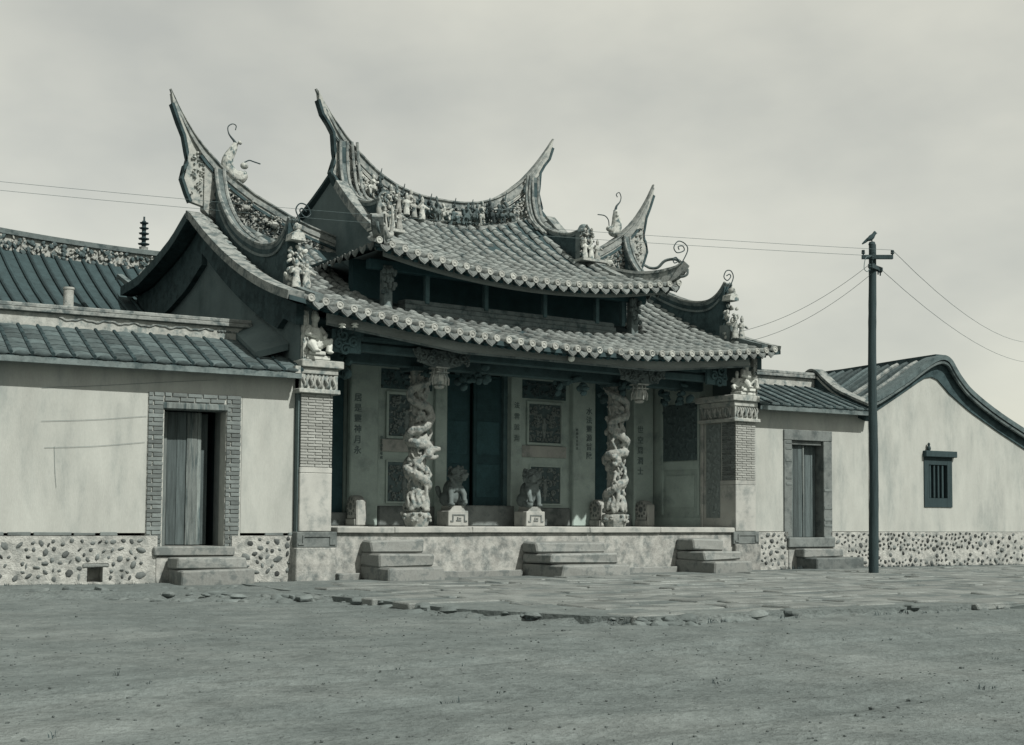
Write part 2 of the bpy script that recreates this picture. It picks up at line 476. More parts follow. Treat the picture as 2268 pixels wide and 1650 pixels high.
for a, c in ((.64, 1.0), (2.05, 4.0), (5.5, 7.4), (8.3, 8.88)):
    b = MB(); b.chbox(a, c, -.10, .035, -.1, .075, .012, .006); tobj('foot_ledge', b, 'step', te)

def steps(x0, x1, prof, label, irr=0):
    t = thing('stone_steps', label, 'steps', ((x0 + x1) / 2, -.4, 0), group='stone step blocks up to the terrace')
    for i, (y, z0, z1, dx) in enumerate(prof):
        b = MB(); b.chbox(x0 + U(0, .006), x1 + dx, y, .03, z0, z1, .026, .018); tobj('step', b, 'step', t)
steps(1.05, 1.98, [(-.33, .374, .575, 0), (-.60, .184, .37, .03), (-.86, -.05, .18, .06)], 'left stone steps of the temple terrace, nearest the left pier, sides in black shade')
steps(4.05, 5.42, [(-.42, .354, .53, .05), (-.83, .184, .35, 0), (-1.13, -.05, .18, .03)], 'wide worn stone steps below the temple doorway, middle of the terrace')
steps(7.45, 8.2, [(-.45, .364, .57, -.02), (-.73, .2, .36, .16), (-.99, -.05, .196, .14)], 'short pale stone steps of uneven blocks beside the right pier')
# ------------------------------------------------------------------ temple hall: walls, piers, porch
TH = thing('temple_hall', 'ornate temple front hall with double tiled roof and swallowtail ridges behind the stone terrace', 'temple', (XC, 0, 0))
T0 = Vector((XC, 0, 0))
def tp(name, mb, m, par=None, smooth=False, mir=False, **k):
    if mir:
        mb.v = [(2 * XC - x, y, z) for x, y, z in mb.v]; mb.f = [f[::-1] for f in mb.f]
    mb.tf(Matrix.Translation(-T0)); return obj(name, mb, m, par or TH, smooth, **k)
def both(name, fn, m, par=(None, None), smooth=False, **k):
    return [tp(name, fn(), m, par[i], smooth, bool(i), **k) for i in (0, 1)]
B = lambda *a, **k: MB().box(*a, **k)
CB = lambda x0, x1, y0, y1, z0, z1, ch=.01, j=0: MB().chbox(x0, x1, y0, y1, z0, z1, ch, j)

def ze(u): return 3.74 + .0155 * u * u                      # lower eave line
def zr(y): t = y + .4; return .26 * t + .051 * t * t if t > 0 else .26 * t
def zlow(x, y):                                             # lower roof surface
    if y <= 3.85: return ze(abs(x - XC)) + zr(y)
    top = ze(abs(x - XC)) + zr(3.85)
    return top + lerp_table([(3.85, 0), (4.58, -.33), (5.4, -.56), (6.4, -.77), (7.4, -.82)], y)
def zup(x, y):                                              # upper roof surface
    u = abs(x - XC); t = max(-.1, (y - .5) / 2.8)
    return 5.0 + .03 * u * u + .8 * t + .51 * t * t + .06 * u * u * t * t

# piers
def pier_core():
    b = B(.045, .52, .02, .88, 1.66, 2.77); return b
pier = both('pier', pier_core, 'joint')
both('granite_block', lambda: CB(.02, .545, 0, .88, .705, 1.575, .008), 'granite', pier)
both('granite_block', lambda: CB(.02, .545, 0, .88, 1.578, 1.66, .006), 'granite', pier)
for i in (0, 1):
    rows = 25; h = (2.76 - 1.664) / rows
    for r in range(rows):
        z = 1.664 + r * h
        x = .022 - (.12 if r % 2 else 0)
        while x < .54:                                       # front face
            a, c = max(.022, x), min(.543, x + .235)
            if c - a > .03:
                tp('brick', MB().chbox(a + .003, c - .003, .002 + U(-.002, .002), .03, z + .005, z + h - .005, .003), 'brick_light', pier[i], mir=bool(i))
            x += .24
        if i == 1:                                           # inner face, seen on the right pier only
            y = .033 - (.1 if r % 2 else 0)
            while y < .38:
                a, c = max(.033, y), min(.38, y + .2)
                if c - a > .03:
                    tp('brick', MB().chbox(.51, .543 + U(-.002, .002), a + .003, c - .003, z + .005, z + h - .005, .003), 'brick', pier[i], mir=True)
                y += .205
both('carved_strip', lambda: B(.50, .55, .42, .80, .95, 2.74), 'carved', pier)
def strip_relief():
    b = MB()
    for k in range(70):
        b.ell((.553, U(.46, .76), U(1.0, 2.7)), (.02, U(.02, .05), U(.02, .06)), (U(-1, 1), 0, 0), 6, 4)
    return b
tp('strip_relief', strip_relief(), 'carved', pier[1], mir=True)
both('corner_post', lambda: CB(.5, .575, .88, .95, .77, 3.3, .012), 'granite', pier)
# plinths and capitals
both('plinth', lambda: CB(-.05, .60, -.06, .95, -.1, .462, .014, .006), 'stone_stain', pier)
def plinth2():
    b = CB(-.03, .63, -.035, .92, .466, .70, .01)
    for (a, c, z0, z1) in ((.06, .53, .625, .65), (.06, .085, .53, .625), (.505, .53, .53, .625), (-.01, .085, .505, .53), (.505, .6, .505, .53)):
        b.box(a, c, -.052, -.03, z0, z1)
    return b
both('plinth_moulding', plinth2, 'granite_dark', pier)
def cap1(): return CB(-.045, .635, -.07, .95, 2.765, 2.832, .01)
def cap2():
    b = MB(); b.chbox(.0, .61, -.04, .93, 3.055, 3.15, .01); b.chbox(-.01, .68, -.09, .98, 3.152, 3.268, .012); return b
def cap_band():
    b = MB()
    b.prism([(.02, 2.83), (.56, 2.83), (.57, 2.92), (.60, 3.055), (-.01, 3.055), (.01, 2.92)], 1, -.01, .9)
    for k in range(9):
        x = .04 + k * .062
        b.tube(curve([(x, -.012, 2.85), (x + .02 * (-1) ** k, -.045, 2.9), (x - .015, -.05, 2.98), (x + .01, -.045, 3.04)], 3), [.012, .02, .022, .02, .02, .022, .02, .018, .014, .012][:10], 6)
    for k in range(12):
        y = .06 + k * .07
        b.tube(curve([(.575, y, 2.85), (.59, y + .03 * (-1) ** k, 2.92), (.61, y, 3.03)], 3), .02, 6)
    b.box(.0, .045, -.03, .93, 2.832, 3.05); b.box(.555, .60, -.035, .03, 2.832, 3.05)
    return b
both('capital', cap1, 'ridge_cream', pier)
both('capital_moulding', cap2, 'ridge_cream', pier)
both('capital_relief', cap_band, 'ridge_cream', pier, smooth=True)
def relief_board():
    b = MB(); b.box(.02, .105, -.03, .05, 3.27, 4.0)
    for z0, z1 in ((3.29, 3.52), (3.55, 3.78), (3.81, 3.97)):
        b.box(.022, .034, -.045, -.03, z0, z1); b.box(.091, .103, -.045, -.03, z0, z1)
        for q in range(7): b.ell((U(.04, .085), -.035, U(z0 + .02, z1 - .02)), (.018, .018, .022), None, 6, 4)
    return b
both('relief_board', relief_board, 'relief', smooth=True)

# gable walls (left one is seen), dark painted band under the verge
def gable(x0, x1, dz, y0, y1, zb):
    ys_ = frange(y0, y1, 34)
    top = [(y, zlow(.1, y) - dz) for y in ys_]
    return MB().prism([(y1, zb), (y0, zb)] + top, 0, x0, x1)
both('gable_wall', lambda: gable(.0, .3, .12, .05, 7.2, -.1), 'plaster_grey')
def gable_band():
    b = MB()
    for a, c, wdt in ((-.04, 3.86, .52), (3.86, 7.3, .72)):
        ys_ = frange(a, c, 18)
        poly = [(y, zlow(-.2, y) - .13) for y in ys_] + [(y, max(3.3, zlow(-.2, y) - .13 - wdt * (1 if y > .6 else .6))) for y in ys_[::-1]]
        b.prism(poly, 0, -.10 if a < 0 else -.102, .02)
    return b
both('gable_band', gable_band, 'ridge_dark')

# porch inner walls
def side_wall(): return B(.3, .50, .885, 2.45, .0, 4.15)
sw = both('side_wall', side_wall, 'stone_in')
def side_panel():
    b = MB(); b.box(.5, .525, 1.02, 1.08, 1.0, 3.4); b.box(.5, .525, 2.1, 2.16, 1.0, 3.4)
    b.box(.5, .52, 1.08, 2.1, 1.9, 2.06); b.box(.5, .53, .95, 2.4, .77, .95)
    b.box(.5, .515, 1.18, 2.0, 1.16, 1.78); return b
both('side_panel', side_panel, 'stone_in', sw)
def side_relief():
    b = MB(); b.box(.5, .508, 1.08, 2.1, 2.08, 3.2)
    for k in range(90): b.ell((.51, U(1.1, 2.08), U(2.12, 3.18)), (.03, U(.02, .05), U(.02, .07)), (U(-1, 1), 0, 0), 6, 4)
    return b
both('side_relief', side_relief, 'carved_back', sw)
# back wall with the great door and two side doors
bw = tp('back_wall', MB().box(2.05, 4.03, 2.45, 2.75, .7, 3.62).box(5.44, 7.42, 2.45, 2.75, .7, 3.62).box(.5, 8.97, 2.46, 2.74, 3.62, 5.0)
        .box(.5, 1.07, 2.452, 2.75, .7, 3.62).box(8.40, 8.97, 2.452, 2.75, .7, 3.62), 'stone_in')
tp('threshold', CB(3.95, 5.52, 2.36, 2.62, .77, 1.15, .015), 'granite_dark', bw)
both('threshold', lambda: CB(1.07, 2.05, 2.4, 2.6, .77, 1.0, .015), 'granite_dark', (bw, bw))
jambs = both('door_post', lambda: CB(3.78, 4.03, 2.37, 2.50, .77, 3.6, .012), 'stone_in')
both('door_frame', lambda: B(4.03, 4.12, 2.5, 2.6, 1.15, 3.6), 'wood', (bw, bw))
posts = both('stone_post', lambda: CB(2.05, 2.60, 2.33, 2.5, .77, 3.6, .02), 'stone_in')
posts2 = both('stone_post', lambda: CB(.56, 1.07, 2.33, 2.5, .77, 3.6, .02), 'stone_in')
def carved_panel(x0, x1, z0, z1, n):
    b = MB()
    for k in range(n):
        if k % 2: continue
        xm = (x0 + x1) / 2; dx = U(.0, (x1 - x0) / 2 - .02); z = U(z0 + .02, z1 - .02); rx, rz, an = U(.012, .035), U(.012, .035), U(-1, 1)
        for s in (-1, 1): b.ell((xm + s * dx, 2.44, z), (rx, .03, rz), (0, s * an, 0), 6, 4)
    xm = (x0 + x1) / 2; zc = (z0 + z1) / 2; hw = (x1 - x0) / 2; hh = (z1 - z0) / 2
    b.lathe([(.03, -.3), (.07, -.2), (.1, -.05), (.06, .06), (.08, .1)], xm, 2.45, 10, hh * 1.6, .35, zc) if hh > .25 else None
    for k in range(max(4, n // 12)):
        cx, cz, r, ph = U(.08, hw - .07), U(-hh + .07, hh - .07), U(.03, .065), U(0, 6)
        for s in (-1, 1):
            b.tube([(xm + s * (cx + r * (1 - q / 11) * math.cos(q * .75 + ph)), 2.425, zc + cz + r * (1 - q / 11) * math.sin(q * .75 + ph)) for q in range(10)], .011, 5)
    return b
def frame(x0, x1, z0, z1, t, y0=2.40, y1=2.46):
    return MB().box(x0 - t, x0, y0, y1, z0 - t, z1 + t).box(x1, x1 + t, y0, y1, z0 - t, z1 + t).box(x0, x1, y0 + .002, y1, z1, z1 + t).box(x0, x1, y0 + .002, y1, z0 - t, z0)
for mir in (False, True):
    up = tp('panel_frame', frame(2.84, 3.60, 2.36, 3.10, .045), 'stone_in', mir=mir)
    tp('panel_back', B(2.84, 3.60, 2.446, 2.455, 2.36, 3.10), 'carved_back', up, mir=mir)  # dark backing: shade in the hollows of the carving put into colour
    tp('panel_back', B(2.84, 3.54, 2.446, 2.455, 1.2, 1.9), 'carved_back', up, mir=mir)
    tp('panel_back', B(2.7, 3.75, 2.446, 2.455, 3.2, 3.55), 'wood', up, mir=mir)
    tp('carved_window', carved_panel(2.84, 3.60, 2.36, 3.10, 130), 'carved', up, mir=mir)
    lo = tp('panel_frame', frame(2.84, 3.54, 1.2, 1.9, .03, 2.42), 'stone_in', mir=mir)
    tp('carved_panel', carved_panel(2.84, 3.54, 1.2, 1.9, 80), 'carved', lo, mir=mir)
    tp('panel_band', CB(2.71, 3.77, 2.40, 2.46, 2.08, 2.30, .008), 'granite', mir=mir)
    tp('wall_base', CB(2.64, 3.78, 2.36, 2.47, .77, 1.12, .02), 'granite_dark', mir=mir)
    tp('upper_panel', carved_panel(2.7, 3.75, 3.2, 3.55, 50), 'relief_dark', mir=mir)
# door leaves, dark room behind
for x0, x1, yy in ((4.12, 4.73, 2.70), (4.735, 5.36, 2.58)):
    dl = tp('door_leaf', CB(x0, x1, yy, yy + .05, 1.15, 3.58, .006), 'wood_dark')
    for zz in (1.3, 2.1, 2.9): tp('door_panel', CB(x0 + .06, x1 - .06, yy - .012, yy + .01, zz, zz + .62, .006), 'wood_dark', dl)
both('door_leaf', lambda: CB(1.08, 2.04, 2.58, 2.63, 1.0, 3.6, .006), 'wood_dark')
tp('screen_wall', MB().box(2.6, 7.4, 4.6, 4.7, .77, 4.4), 'wood')
tp('floor', MB().box(.5, 8.97, 2.75, 6.9, .5, .76), 'granite_dark')

# inscriptions
def chars(txt, size, space, thick=.004):
    cu = bpy.data.curves.new('t', 'FONT'); cu.body = '\n'.join(txt); cu.size = size; cu.space_line = space
    cu.align_x = 'CENTER'; cu.extrude = thick; cu.offset = size * .012
    o = bpy.data.objects.new('t', cu); COL.objects.link(o)
    dg = bpy.context.evaluated_depsgraph_get(); dg.update()
    me = bpy.data.meshes.new_from_object(o.evaluated_get(dg)); bpy.data.objects.remove(o)
    me.materials.clear(); me.materials.append(M_['ink']); return me
def inscribe(txt, x, y, ztop, size, space, par):
    me = chars(txt, size, space)
    return link('inscription', me, par, Vector((x, y, ztop - size * .8)) - T0, (R(90), 0, 0))
inscribe('水法靈源普陀', 7.255, 2.327, 3.08, .15, 1.16, posts[1])
inscribe('居是靈神月永', 2.19, 2.327, 3.06, .15, 1.22, posts[0])
inscribe('世空周潤士', 8.56, 2.327, 2.78, .16, 1.3, posts2[1])
inscribe('法雲慈海', 5.565, 2.367, 3.1, .13, 1.6, jambs[1])
inscribe('昭和年吉旦立', 6.96, 2.327, 2.66, .055, 1.3, posts[1])
inscribe('信士弟子敬獻', 2.64 + .06, 2.40, 2.35, .055, 1.3, posts[0])

# beams, brackets, hanging posts of the porch
tp('lintel_beam', CB(.5, 8.97, .92, 1.10, 3.40, 3.66, .02), 'wood')
tp('eave_beam', CB(.56, 8.91, .28, .42, 3.50, 3.64, .02), 'wood')
tp('eave_beam', MB().tube([(.5, .36, 3.72), (8.97, .36, 3.72)], .07, 10), 'wood')
tp('ceiling', B(.5, 8.97, .43, 2.45, 3.97, 4.0), 'wood_dark')
for x in (2.62, MX(2.62), 1.1, MX(1.1), 3.7, MX(3.7)):
    tp('cross_beam', CB(x - .07, x + .07, .2, 2.45, 3.68, 3.86, .02), 'wood')
    b = MB()
    for k in range(16): b.ell((x, 1.0 + U(-.45, .5), 3.3 + U(-.15, .2)), (.07, U(.05, .12), U(.04, .08)), (U(-1, 1), 0, 0), 7, 5)
    tp('bracket', b, 'wood', smooth=True)
for x in frange(1.0, 8.5, 9):
    b = MB()
    for k in range(9): b.ell((x + U(-.25, .25), 2.38, 3.85 + U(-.12, .3)), (U(.06, .15), .05, U(.04, .09)), (0, U(-.6, .6), 0), 7, 4)
    tp('bracket', b, 'wood_dark', smooth=True)
def fan():
    b = MB(); x = 2.62; y = .24
    b.prism([(x - .55, 3.62), (x + .55, 3.62), (x + .5, 3.52), (x + .34, 3.40), (x + .12, 3.34), (x - .12, 3.34), (x - .34, 3.40), (x - .5, 3.52)], 1, y, y + .06)
    for s in (-1, 1):
        for cx, cz, r in ((.38, 3.53, .10), (.22, 3.45, .08), (.17, 3.57, .06), (.46, 3.59, .05)):
            pts = [(x + s * (cx + r * (1 - q / 14) * math.cos(q * .75)), y - .02, cz + r * (1 - q / 14) * math.sin(q * .75)) for q in range(13)]
            b.tube(pts, .022, 6)
    for k in range(40): b.ell((x + U(-.5, .5), y - .01, 3.6 - abs(U(0, .2))), (.03, .03, .025), None, 6, 4)
    return b
both('fan_bracket', fan, 'ridge_mid', smooth=True)
def hang():
    b = MB(); x, y = 2.62, .34
    b.lathe([(.07, 3.56), (.09, 3.45), (.10, 3.42), (.08, 3.40), (.08, 3.30)], x, y, 12)
    b.box(x - .125, x + .125, y - .125, y + .125, 3.335, 3.36); b.box(x - .12, x + .12, y - .12, y + .12, 3.265, 3.285)
    b.lathe([(.09, 3.27), (.13, 3.22), (.14, 3.16), (.12, 3.10), (.10, 3.08)], x, y, 12)
    for q in range(8):
        a = q * math.pi / 4 + .2; ca, sa = math.cos(a), math.sin(a)
        b.tube([(x + .11 * ca, y + .11 * sa, 3.34), (x + .12 * ca, y + .12 * sa, 3.24), (x + .155 * ca, y + .155 * sa, 3.17), (x + .15 * ca, y + .15 * sa, 3.07)], .012, 6)
    b.lathe([(.06, 3.08), (.09, 3.05), (.07, 3.02), (.0, 3.01)], x, y, 12)
    return b
both('hanging_lotus_post', hang, 'ridge_cream', smooth=True)
def corner_scroll():
    b = MB()
    for cx, cz, r in ((.78, 3.72, .12), (.95, 3.62, .09), (.82, 3.5, .1), (.7, 3.58, .08)):
        b.tube([(cx + r * (1 - q / 14) * math.cos(q * .75 + 1), .15, cz + r * (1 - q / 14) * math.sin(q * .75 + 1)) for q in range(13)], .025, 6)
    b.box(.6, 1.1, .18, .24, 3.45, 3.8); return b
both('corner_bracket', corner_scroll, 'wood', smooth=True)
# fascia boards: level over the middle bay, rising towards both ends
def fz(x): u = abs(x - XC); return 3.555 + max(0, u - 2.05) * .105
xs_ = [.35, 1.2, 2.0, XC - 2.05, 4.0, 5.5, XC + 2.05, 7.5, 8.3, 9.12]
b = MB()
for a, c in zip(xs_, xs_[1:]):
    o = len(b.v)
    b.add([(x, y, z) for x, dz in ((a, 0), (c, 0)) for y in (-.17, -.12) for z in (fz(x), fz(x) + .17)],
          [(0, 1, 3, 2), (4, 6, 7, 5), (0, 4, 5, 1), (2, 3, 7, 6), (0, 2, 6, 4), (1, 5, 7, 3)])
fb = tp('fascia_board', b, 'fascia')
b = MB()
for a, c in zip(xs_, xs_[1:]):
    b.add([(x, y, z) for x in (a, c) for y in (-.195, -.172) for z in (fz(x) - .012, fz(x) + .018)],
          [(0, 1, 3, 2), (4, 6, 7, 5), (0, 4, 5, 1), (2, 3, 7, 6), (0, 2, 6, 4), (1, 5, 7, 3)])
tp('fascia_bead', b, 'ridge_mid', fb)
# band between the two roofs
tp('clerestory_wall', B(1.75, 7.72, 1.75, 1.9, 4.0, 5.28), 'wood_dark')
for k in range(4):
    z = 4.26 + k * .085
    tp('clerestory_board', CB(2.42 + .02 * k, 7.05 - .02 * k, 1.14 + .03 * k, 1.5, z, z + .08, .008), 'ridge_mid')
for x in (2.08, MX(2.08)):
    po = tp('carved_post', CB(x - .08, x + .08, 1.1, 1.26, 4.2, 5.1, .01), 'ridge_mid')
    b = MB()
    for k in range(26): b.ell((x + U(-.12, .12), 1.08, U(4.62, 5.05)), (.04, .05, .05), None, 6, 4)
    tp('post_relief', b, 'ridge_mid', po, smooth=True)
for x in (2.9, 4.1, MX(4.1), MX(2.9), 7.2):
    tp('short_post', CB(x - .04, x + .04, 1.2, 1.3, 4.55, 5.15, .01), 'wood')
tp('upper_beam', CB(1.75, 7.72, 1.15, 1.3, 5.02, 5.2, .02), 'wood_dark')
def fz2(x): u = abs(x - XC); return 4.86 + .032 * u * u
b = MB(); xs2 = frange(1.75, 7.72, 20)
for a, c in zip(xs2, xs2[1:]):
    b.add([(x, y, z) for x in (a, c) for y in (.66, .71) for z in (fz2(x), fz2(x) + .14)],
          [(0, 1, 3, 2), (4, 6, 7, 5), (0, 4, 5, 1), (2, 3, 7, 6), (0, 2, 6, 4), (1, 5, 7, 3)])
tp('fascia_board', b, 'fascia')
# ------------------------------------------------------------------ temple roofs
X0, X1 = -.38, MX(-.24)
roof = tp('roof', MB().slab(lambda x, y: (x, y, zlow(x, y)), frange(X0, X1, 40), frange(-.40, 7.4, 36), .07), 'tile_pan')
uroof = tp('upper_roof', MB().slab(lambda x, y: (x, y, zup(x, y)), frange(2.35, MX(2.35), 26), frange(.50, 3.85, 18), .06), 'tile_pan')
def urear():
    def f(x, y):
        top = zup(x, 3.85); return (x, y, top - (y - 3.85) * .5 + (y - 3.85) ** 2 * .06)
    return MB().slab(f, frange(2.35, MX(2.35), 10), frange(3.851, 6.6, 8), .06)
tp('upper_roof', urear(), 'tile_pan')
# skirts at both ends of the upper roof (hipped ends) and the little gables above them
def skirt():
    b = MB()
    b.slab(lambda x, y: (x, y, min(zup(x, y), 5.312 + (x - 1.5) * .33) - .004), frange(1.5, 2.36, 12), frange(.5, 3.05, 24), .05)
    return b
both('upper_roof', skirt, 'ridge_dark')  # dark colour stands in for the shade under the skirt
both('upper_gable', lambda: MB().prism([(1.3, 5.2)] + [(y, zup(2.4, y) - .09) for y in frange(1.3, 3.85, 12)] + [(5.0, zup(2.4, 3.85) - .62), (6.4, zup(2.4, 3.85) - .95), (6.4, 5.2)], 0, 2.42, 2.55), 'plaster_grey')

TL = .245
def tile_mesh():
    b = MB(); n = 7
    pr = []
    for (y, r) in ((-.02, .072), (.035, .076), (TL + .01, .046)):
        pr.append([(r * math.cos(math.pi * q / (n - 1)), y, r * math.sin(math.pi * q / (n - 1)) * .95) for q in range(n)])
    vs = sum(pr, []); fs = []
    for i in range(2):
        for q in range(n - 1): fs.append((i * n + q, i * n + q + 1, (i + 1) * n + q + 1, (i + 1) * n + q))
    fs.append(tuple(range(n))); 
    b.add(vs, fs)
    return b
tmb = tile_mesh(); tme = tmb.mesh('roof_tile', 'tile', True)
dmb = MB().lathe([(.0, -.018), (.040, -.018), (.043, -.026), (.056, -.026), (.06, -.018), (.06, .012), (.0, .012)], n=14)
dmb.ell((0, 0, -.02), (.026, .026, .012), None, 8, 4)
dme = dmb.tf(Matrix.Rotation(R(-90), 4, 'X')).mesh('eave_disc', 'tile_end', True)
def drip_shape():
    pts = [(-.10, .03), (-.05, .008), (0, .0), (.05, .008), (.10, .03), (.092, -.02), (.07, -.05), (.038, -.072), (0, -.105), (-.038, -.072), (-.07, -.05), (-.092, -.02)]
    b = MB().prism(pts, 1, -.012, .012); b.prism([(x * .7, z * .72 - .005) for x, z in pts], 1, -.019, -.011); return b
pme = drip_shape().mesh('drip_tile', 'drip')
tiles = []
def row(x, fn, y0, y1):
    """tile positions along a slope, equal lengths measured on the slope"""
    y = y0; first = True; ph = x * 3.1 + y0 * 9
    while y < y1:
        if random.random() < .012: y += TL
        z = fn(x, y); e = .01
        sl = math.atan2(fn(x, y + e) - z, e)
        tiles.append((Vector((x + U(-.006, .006) + .012 * math.sin(y * 1.7 + ph), y + U(-.012, .012), z + .004 + U(-.004, .006))), sl + U(-.012, .012), U(-.02, .02), U(.96, 1.05)))
        y += TL * math.cos(sl) * 1.0
SP = .2335
nrow = 42
for i in range(nrow):
    x = XC + (i - (nrow - 1) / 2) * SP
    u = abs(x - XC)
    row(x, zlow, -.40 + U(-.02, .02), 1.1 if u < 2.75 else 3.62)
    jd = Matrix.Translation(Vector((x, -.43, ze(u) + .03 + zr(-.4))) - T0) @ Matrix.Rotation(U(-.1, .1), 4, 'X')
    link('eave_disc', dme, roof, mw=jd)
    if i < nrow - 1 and not (random.random() < .38 and 13 < i < 33):
        xm = x + SP / 2
        link('drip_tile', pme, roof, mw=Matrix.Translation(Vector((xm, -.435, ze(abs(xm - XC)) + zr(-.4) - .02)) - T0) @ Matrix.Rotation(U(-.06, .06), 4, 'Y') @ Matrix.Rotation(-.22, 4, 'X'))
nup = 28
for i in range(nup):
    x = XC + (i - (nup - 1) / 2) * .236; u = abs(x - XC)
    ymax = 3.62 if u < 2.28 else .5 + (3.236 - u) * 1.9
    row(x, zup, .5, ymax)
    link('eave_disc', dme, uroof, mw=Matrix.Translation(Vector((x, .47, zup(x, .5) + .04)) - T0))
    if i < nup - 1:
        xm = x + .118
        link('drip_tile', pme, uroof, mw=Matrix.Translation(Vector((xm, .465, zup(xm, .5) - .02)) - T0) @ Matrix.Rotation(U(-.06, .06), 4, 'Y') @ Matrix.Rotation(-.22, 4, 'X'))
for s in (0, 1):                                            # drip tiles along the hipped ends
    for k in range(9):
        y = .62 + k * .27; x = 1.48 if not s else MX(1.48)
        link('drip_tile', pme, uroof, mw=Matrix.Translation(Vector((x, y, 5.30 - .012 * k)) - T0) @ Matrix.Rotation(R(-90 if not s else 90), 4, 'Z'))
tiles.sort(key=lambda t: (t[0] - CAM).length)
rest = MB()
for i, (p, sl, tw, k) in enumerate(tiles):
    mw = Matrix.Translation(p - T0) @ Matrix.Rotation(tw, 4, 'Z') @ Matrix.Rotation(sl, 4, 'X') @ Matrix.Diagonal((k, 1, k, 1))
    if i < 300:
        link('roof_tile', tme, roof if p.y < 5 and abs(p.z - zlow(p.x, p.y)) < .05 else uroof, mw=mw)
    else:
        rest.add([mw @ Vector(v) for v in tmb.v], tmb.f)
tag(link('roof_tile', rest.mesh('roof_tile', 'tile', True), roof), kind='stuff')

# verge copings along the gable edges
VX = [-.27, -.13]
def verge():
    b = MB()
    ys_ = frange(-.38, 3.9, 22)
    vx = VX.pop(0)
    b.strip([(vx, y, zlow(-.2, y) + .02) for y in ys_], [(-.13, -.06), (.13, -.06), (.13, .07), (-.13, .07)])
    return b
def rverge():
    return MB().strip([(-.27, y, zlow(-.2, y) + .0) for y in frange(3.9, 7.4, 14)], [(-.13, -.12), (.13, -.12), (.13, .05), (-.13, .05)])
both('verge_coping', rverge, 'ridge_dark', (roof, roof))  # rear coping in a darker copy, its shade put into the colour
both('verge_coping', verge, 'ridge_light', (roof, roof))
def uverge():
    return MB().strip([(2.37, y, zup(2.4, y) + .02) for y in frange(1.2, 3.5, 14)], [(-.11, -.08), (.11, -.08), (.11, .08), (-.11, .08)])
both('verge_coping', uverge, 'ridge_light', (uroof, uroof))
# rafters under the eaves
b = MB()
for i in range(60):
    x = .1 + i * .157
    b.strip([(x, -.33, zlow(x, -.33) - .095), (x, .9, zlow(x, .9) - .095)], [(-.035, -.025), (.035, -.025), (.035, .025), (-.035, .025)])
for i in range(38):
    x = 1.62 + i * .168
    ye = min(1.7, .62 + max(0, 3.15 - abs(x - XC)) * .5)
    b.strip([(x, .56, zup(x, .56) - .085), (x, ye, zup(x, ye) - .085)], [(-.035, -.025), (.035, -.025), (.035, .025), (-.035, .025)])
tp('rafters', b, 'wood_dark', roof)
# ------------------------------------------------------------------ ridges
def ztop(u): return 7.14 + .125 * abs(u) ** 2.6
def zbot(u): return 6.60 + .10 * u * u
YR = 3.85
SIDE_TOP = [(-.73, 8.28), (-.6, 8.02), (-.5, 7.84), (-.3, 7.55), (-.12, 7.33), (.15, 7.08), (.47, 6.86), (.8, 6.67), (1.17, 6.51), (1.5, 6.37), (1.89, 6.24), (2.44, 6.10)]
SIDE_BOT = [(-.3, 6.62), (.11, 6.22), (.45, 6.03), (.79, 5.91), (1.49, 5.70), (2.3, 5.54), (2.5, 5.5)]
def cap_strip(path, w, h, taper):
    sc = []
    n = len(path)
    for i in range(n):
        k = min(1, .16 + taper(i, n)); sc.append((min(1, k * 1.3), k))
    return MB().strip(path, [(-w, -h), (w, -h), (w * 1.0, -h * .1), (w * .72, h * .1), (w * .72, h * .55), (w, h * .7), (w, h), (-w, h), (-w, h * .7), (-w * .72, h * .55), (-w * .72, h * .1), (-w, -h * .1)], (0, 1, 0), sc)
us = [-2.72 + 5.44 * i / 60 for i in range(61)]
path = [(XC + u, YR, ztop(u) - .10 * min(1, (2.72 - abs(u)) / .8 + .1)) for u in us]
mr_ = tp('ridge', MB().prism([(XC + u, zbot(u) - .25) for u in frange(-2.1, 2.1, 21)] + [(XC + u, ztop(u) - .12) for u in frange(2.1, -2.1, 21)], 1, YR - .10, YR + .10), 'ridge_cream')
tp('ridge_cap', cap_strip(path, .12, .09, lambda i, n: min(i, n - 1 - i) / 12), 'ridge_light', mr_)
path2 = [(XC + u, YR, ztop(u) - .30 - .0 * abs(u)) for u in frange(-2.55, 2.55, 50)]
tp('ridge_moulding', cap_strip(path2, .10, .026, lambda i, n: min(i, n - 1 - i) / 5), 'ridge_mid', mr_)
for dz, wd, hh, mm in ((.0, .16, .035, 'ridge_light'), (-.11, .19, .03, 'ridge_mid'), (-.2, .21, .04, 'ridge_light')):
    tp('ridge_moulding', MB().strip([(XC + u, YR, zbot(u) + dz) for u in frange(-2.1, 2.1, 30)], [(-wd, -hh), (wd, -hh), (wd, hh), (-wd, hh)], (0, 1, 0)), mm, mr_)
UFIN = [(2.05, 8.78), (2.07, 8.61), (2.16, 8.36), (2.29, 8.2), (2.39, 8.04), (2.42, 7.7), (2.41, 7.49), (2.35, 7.3), (2.46, 7.07), (2.50, 6.7), (2.75, 6.75), (2.72, 7.75), (2.5, 8.1), (2.3, 8.4)]
both('ridge_fin', lambda: MB().prism(UFIN, 1, YR - .055, YR + .055), 'ridge_cream', (mr_, mr_))
both('fin_edge', lambda: MB().strip([(x - .015, YR, z) for x, z in UFIN[1:10]], [(-.075, -.025), (.075, -.025), (.075, .025), (-.075, .025)], (0, 1, 0)), 'ridge_dark', (mr_, mr_))  # dark strip stands in for the shaded side of the fin
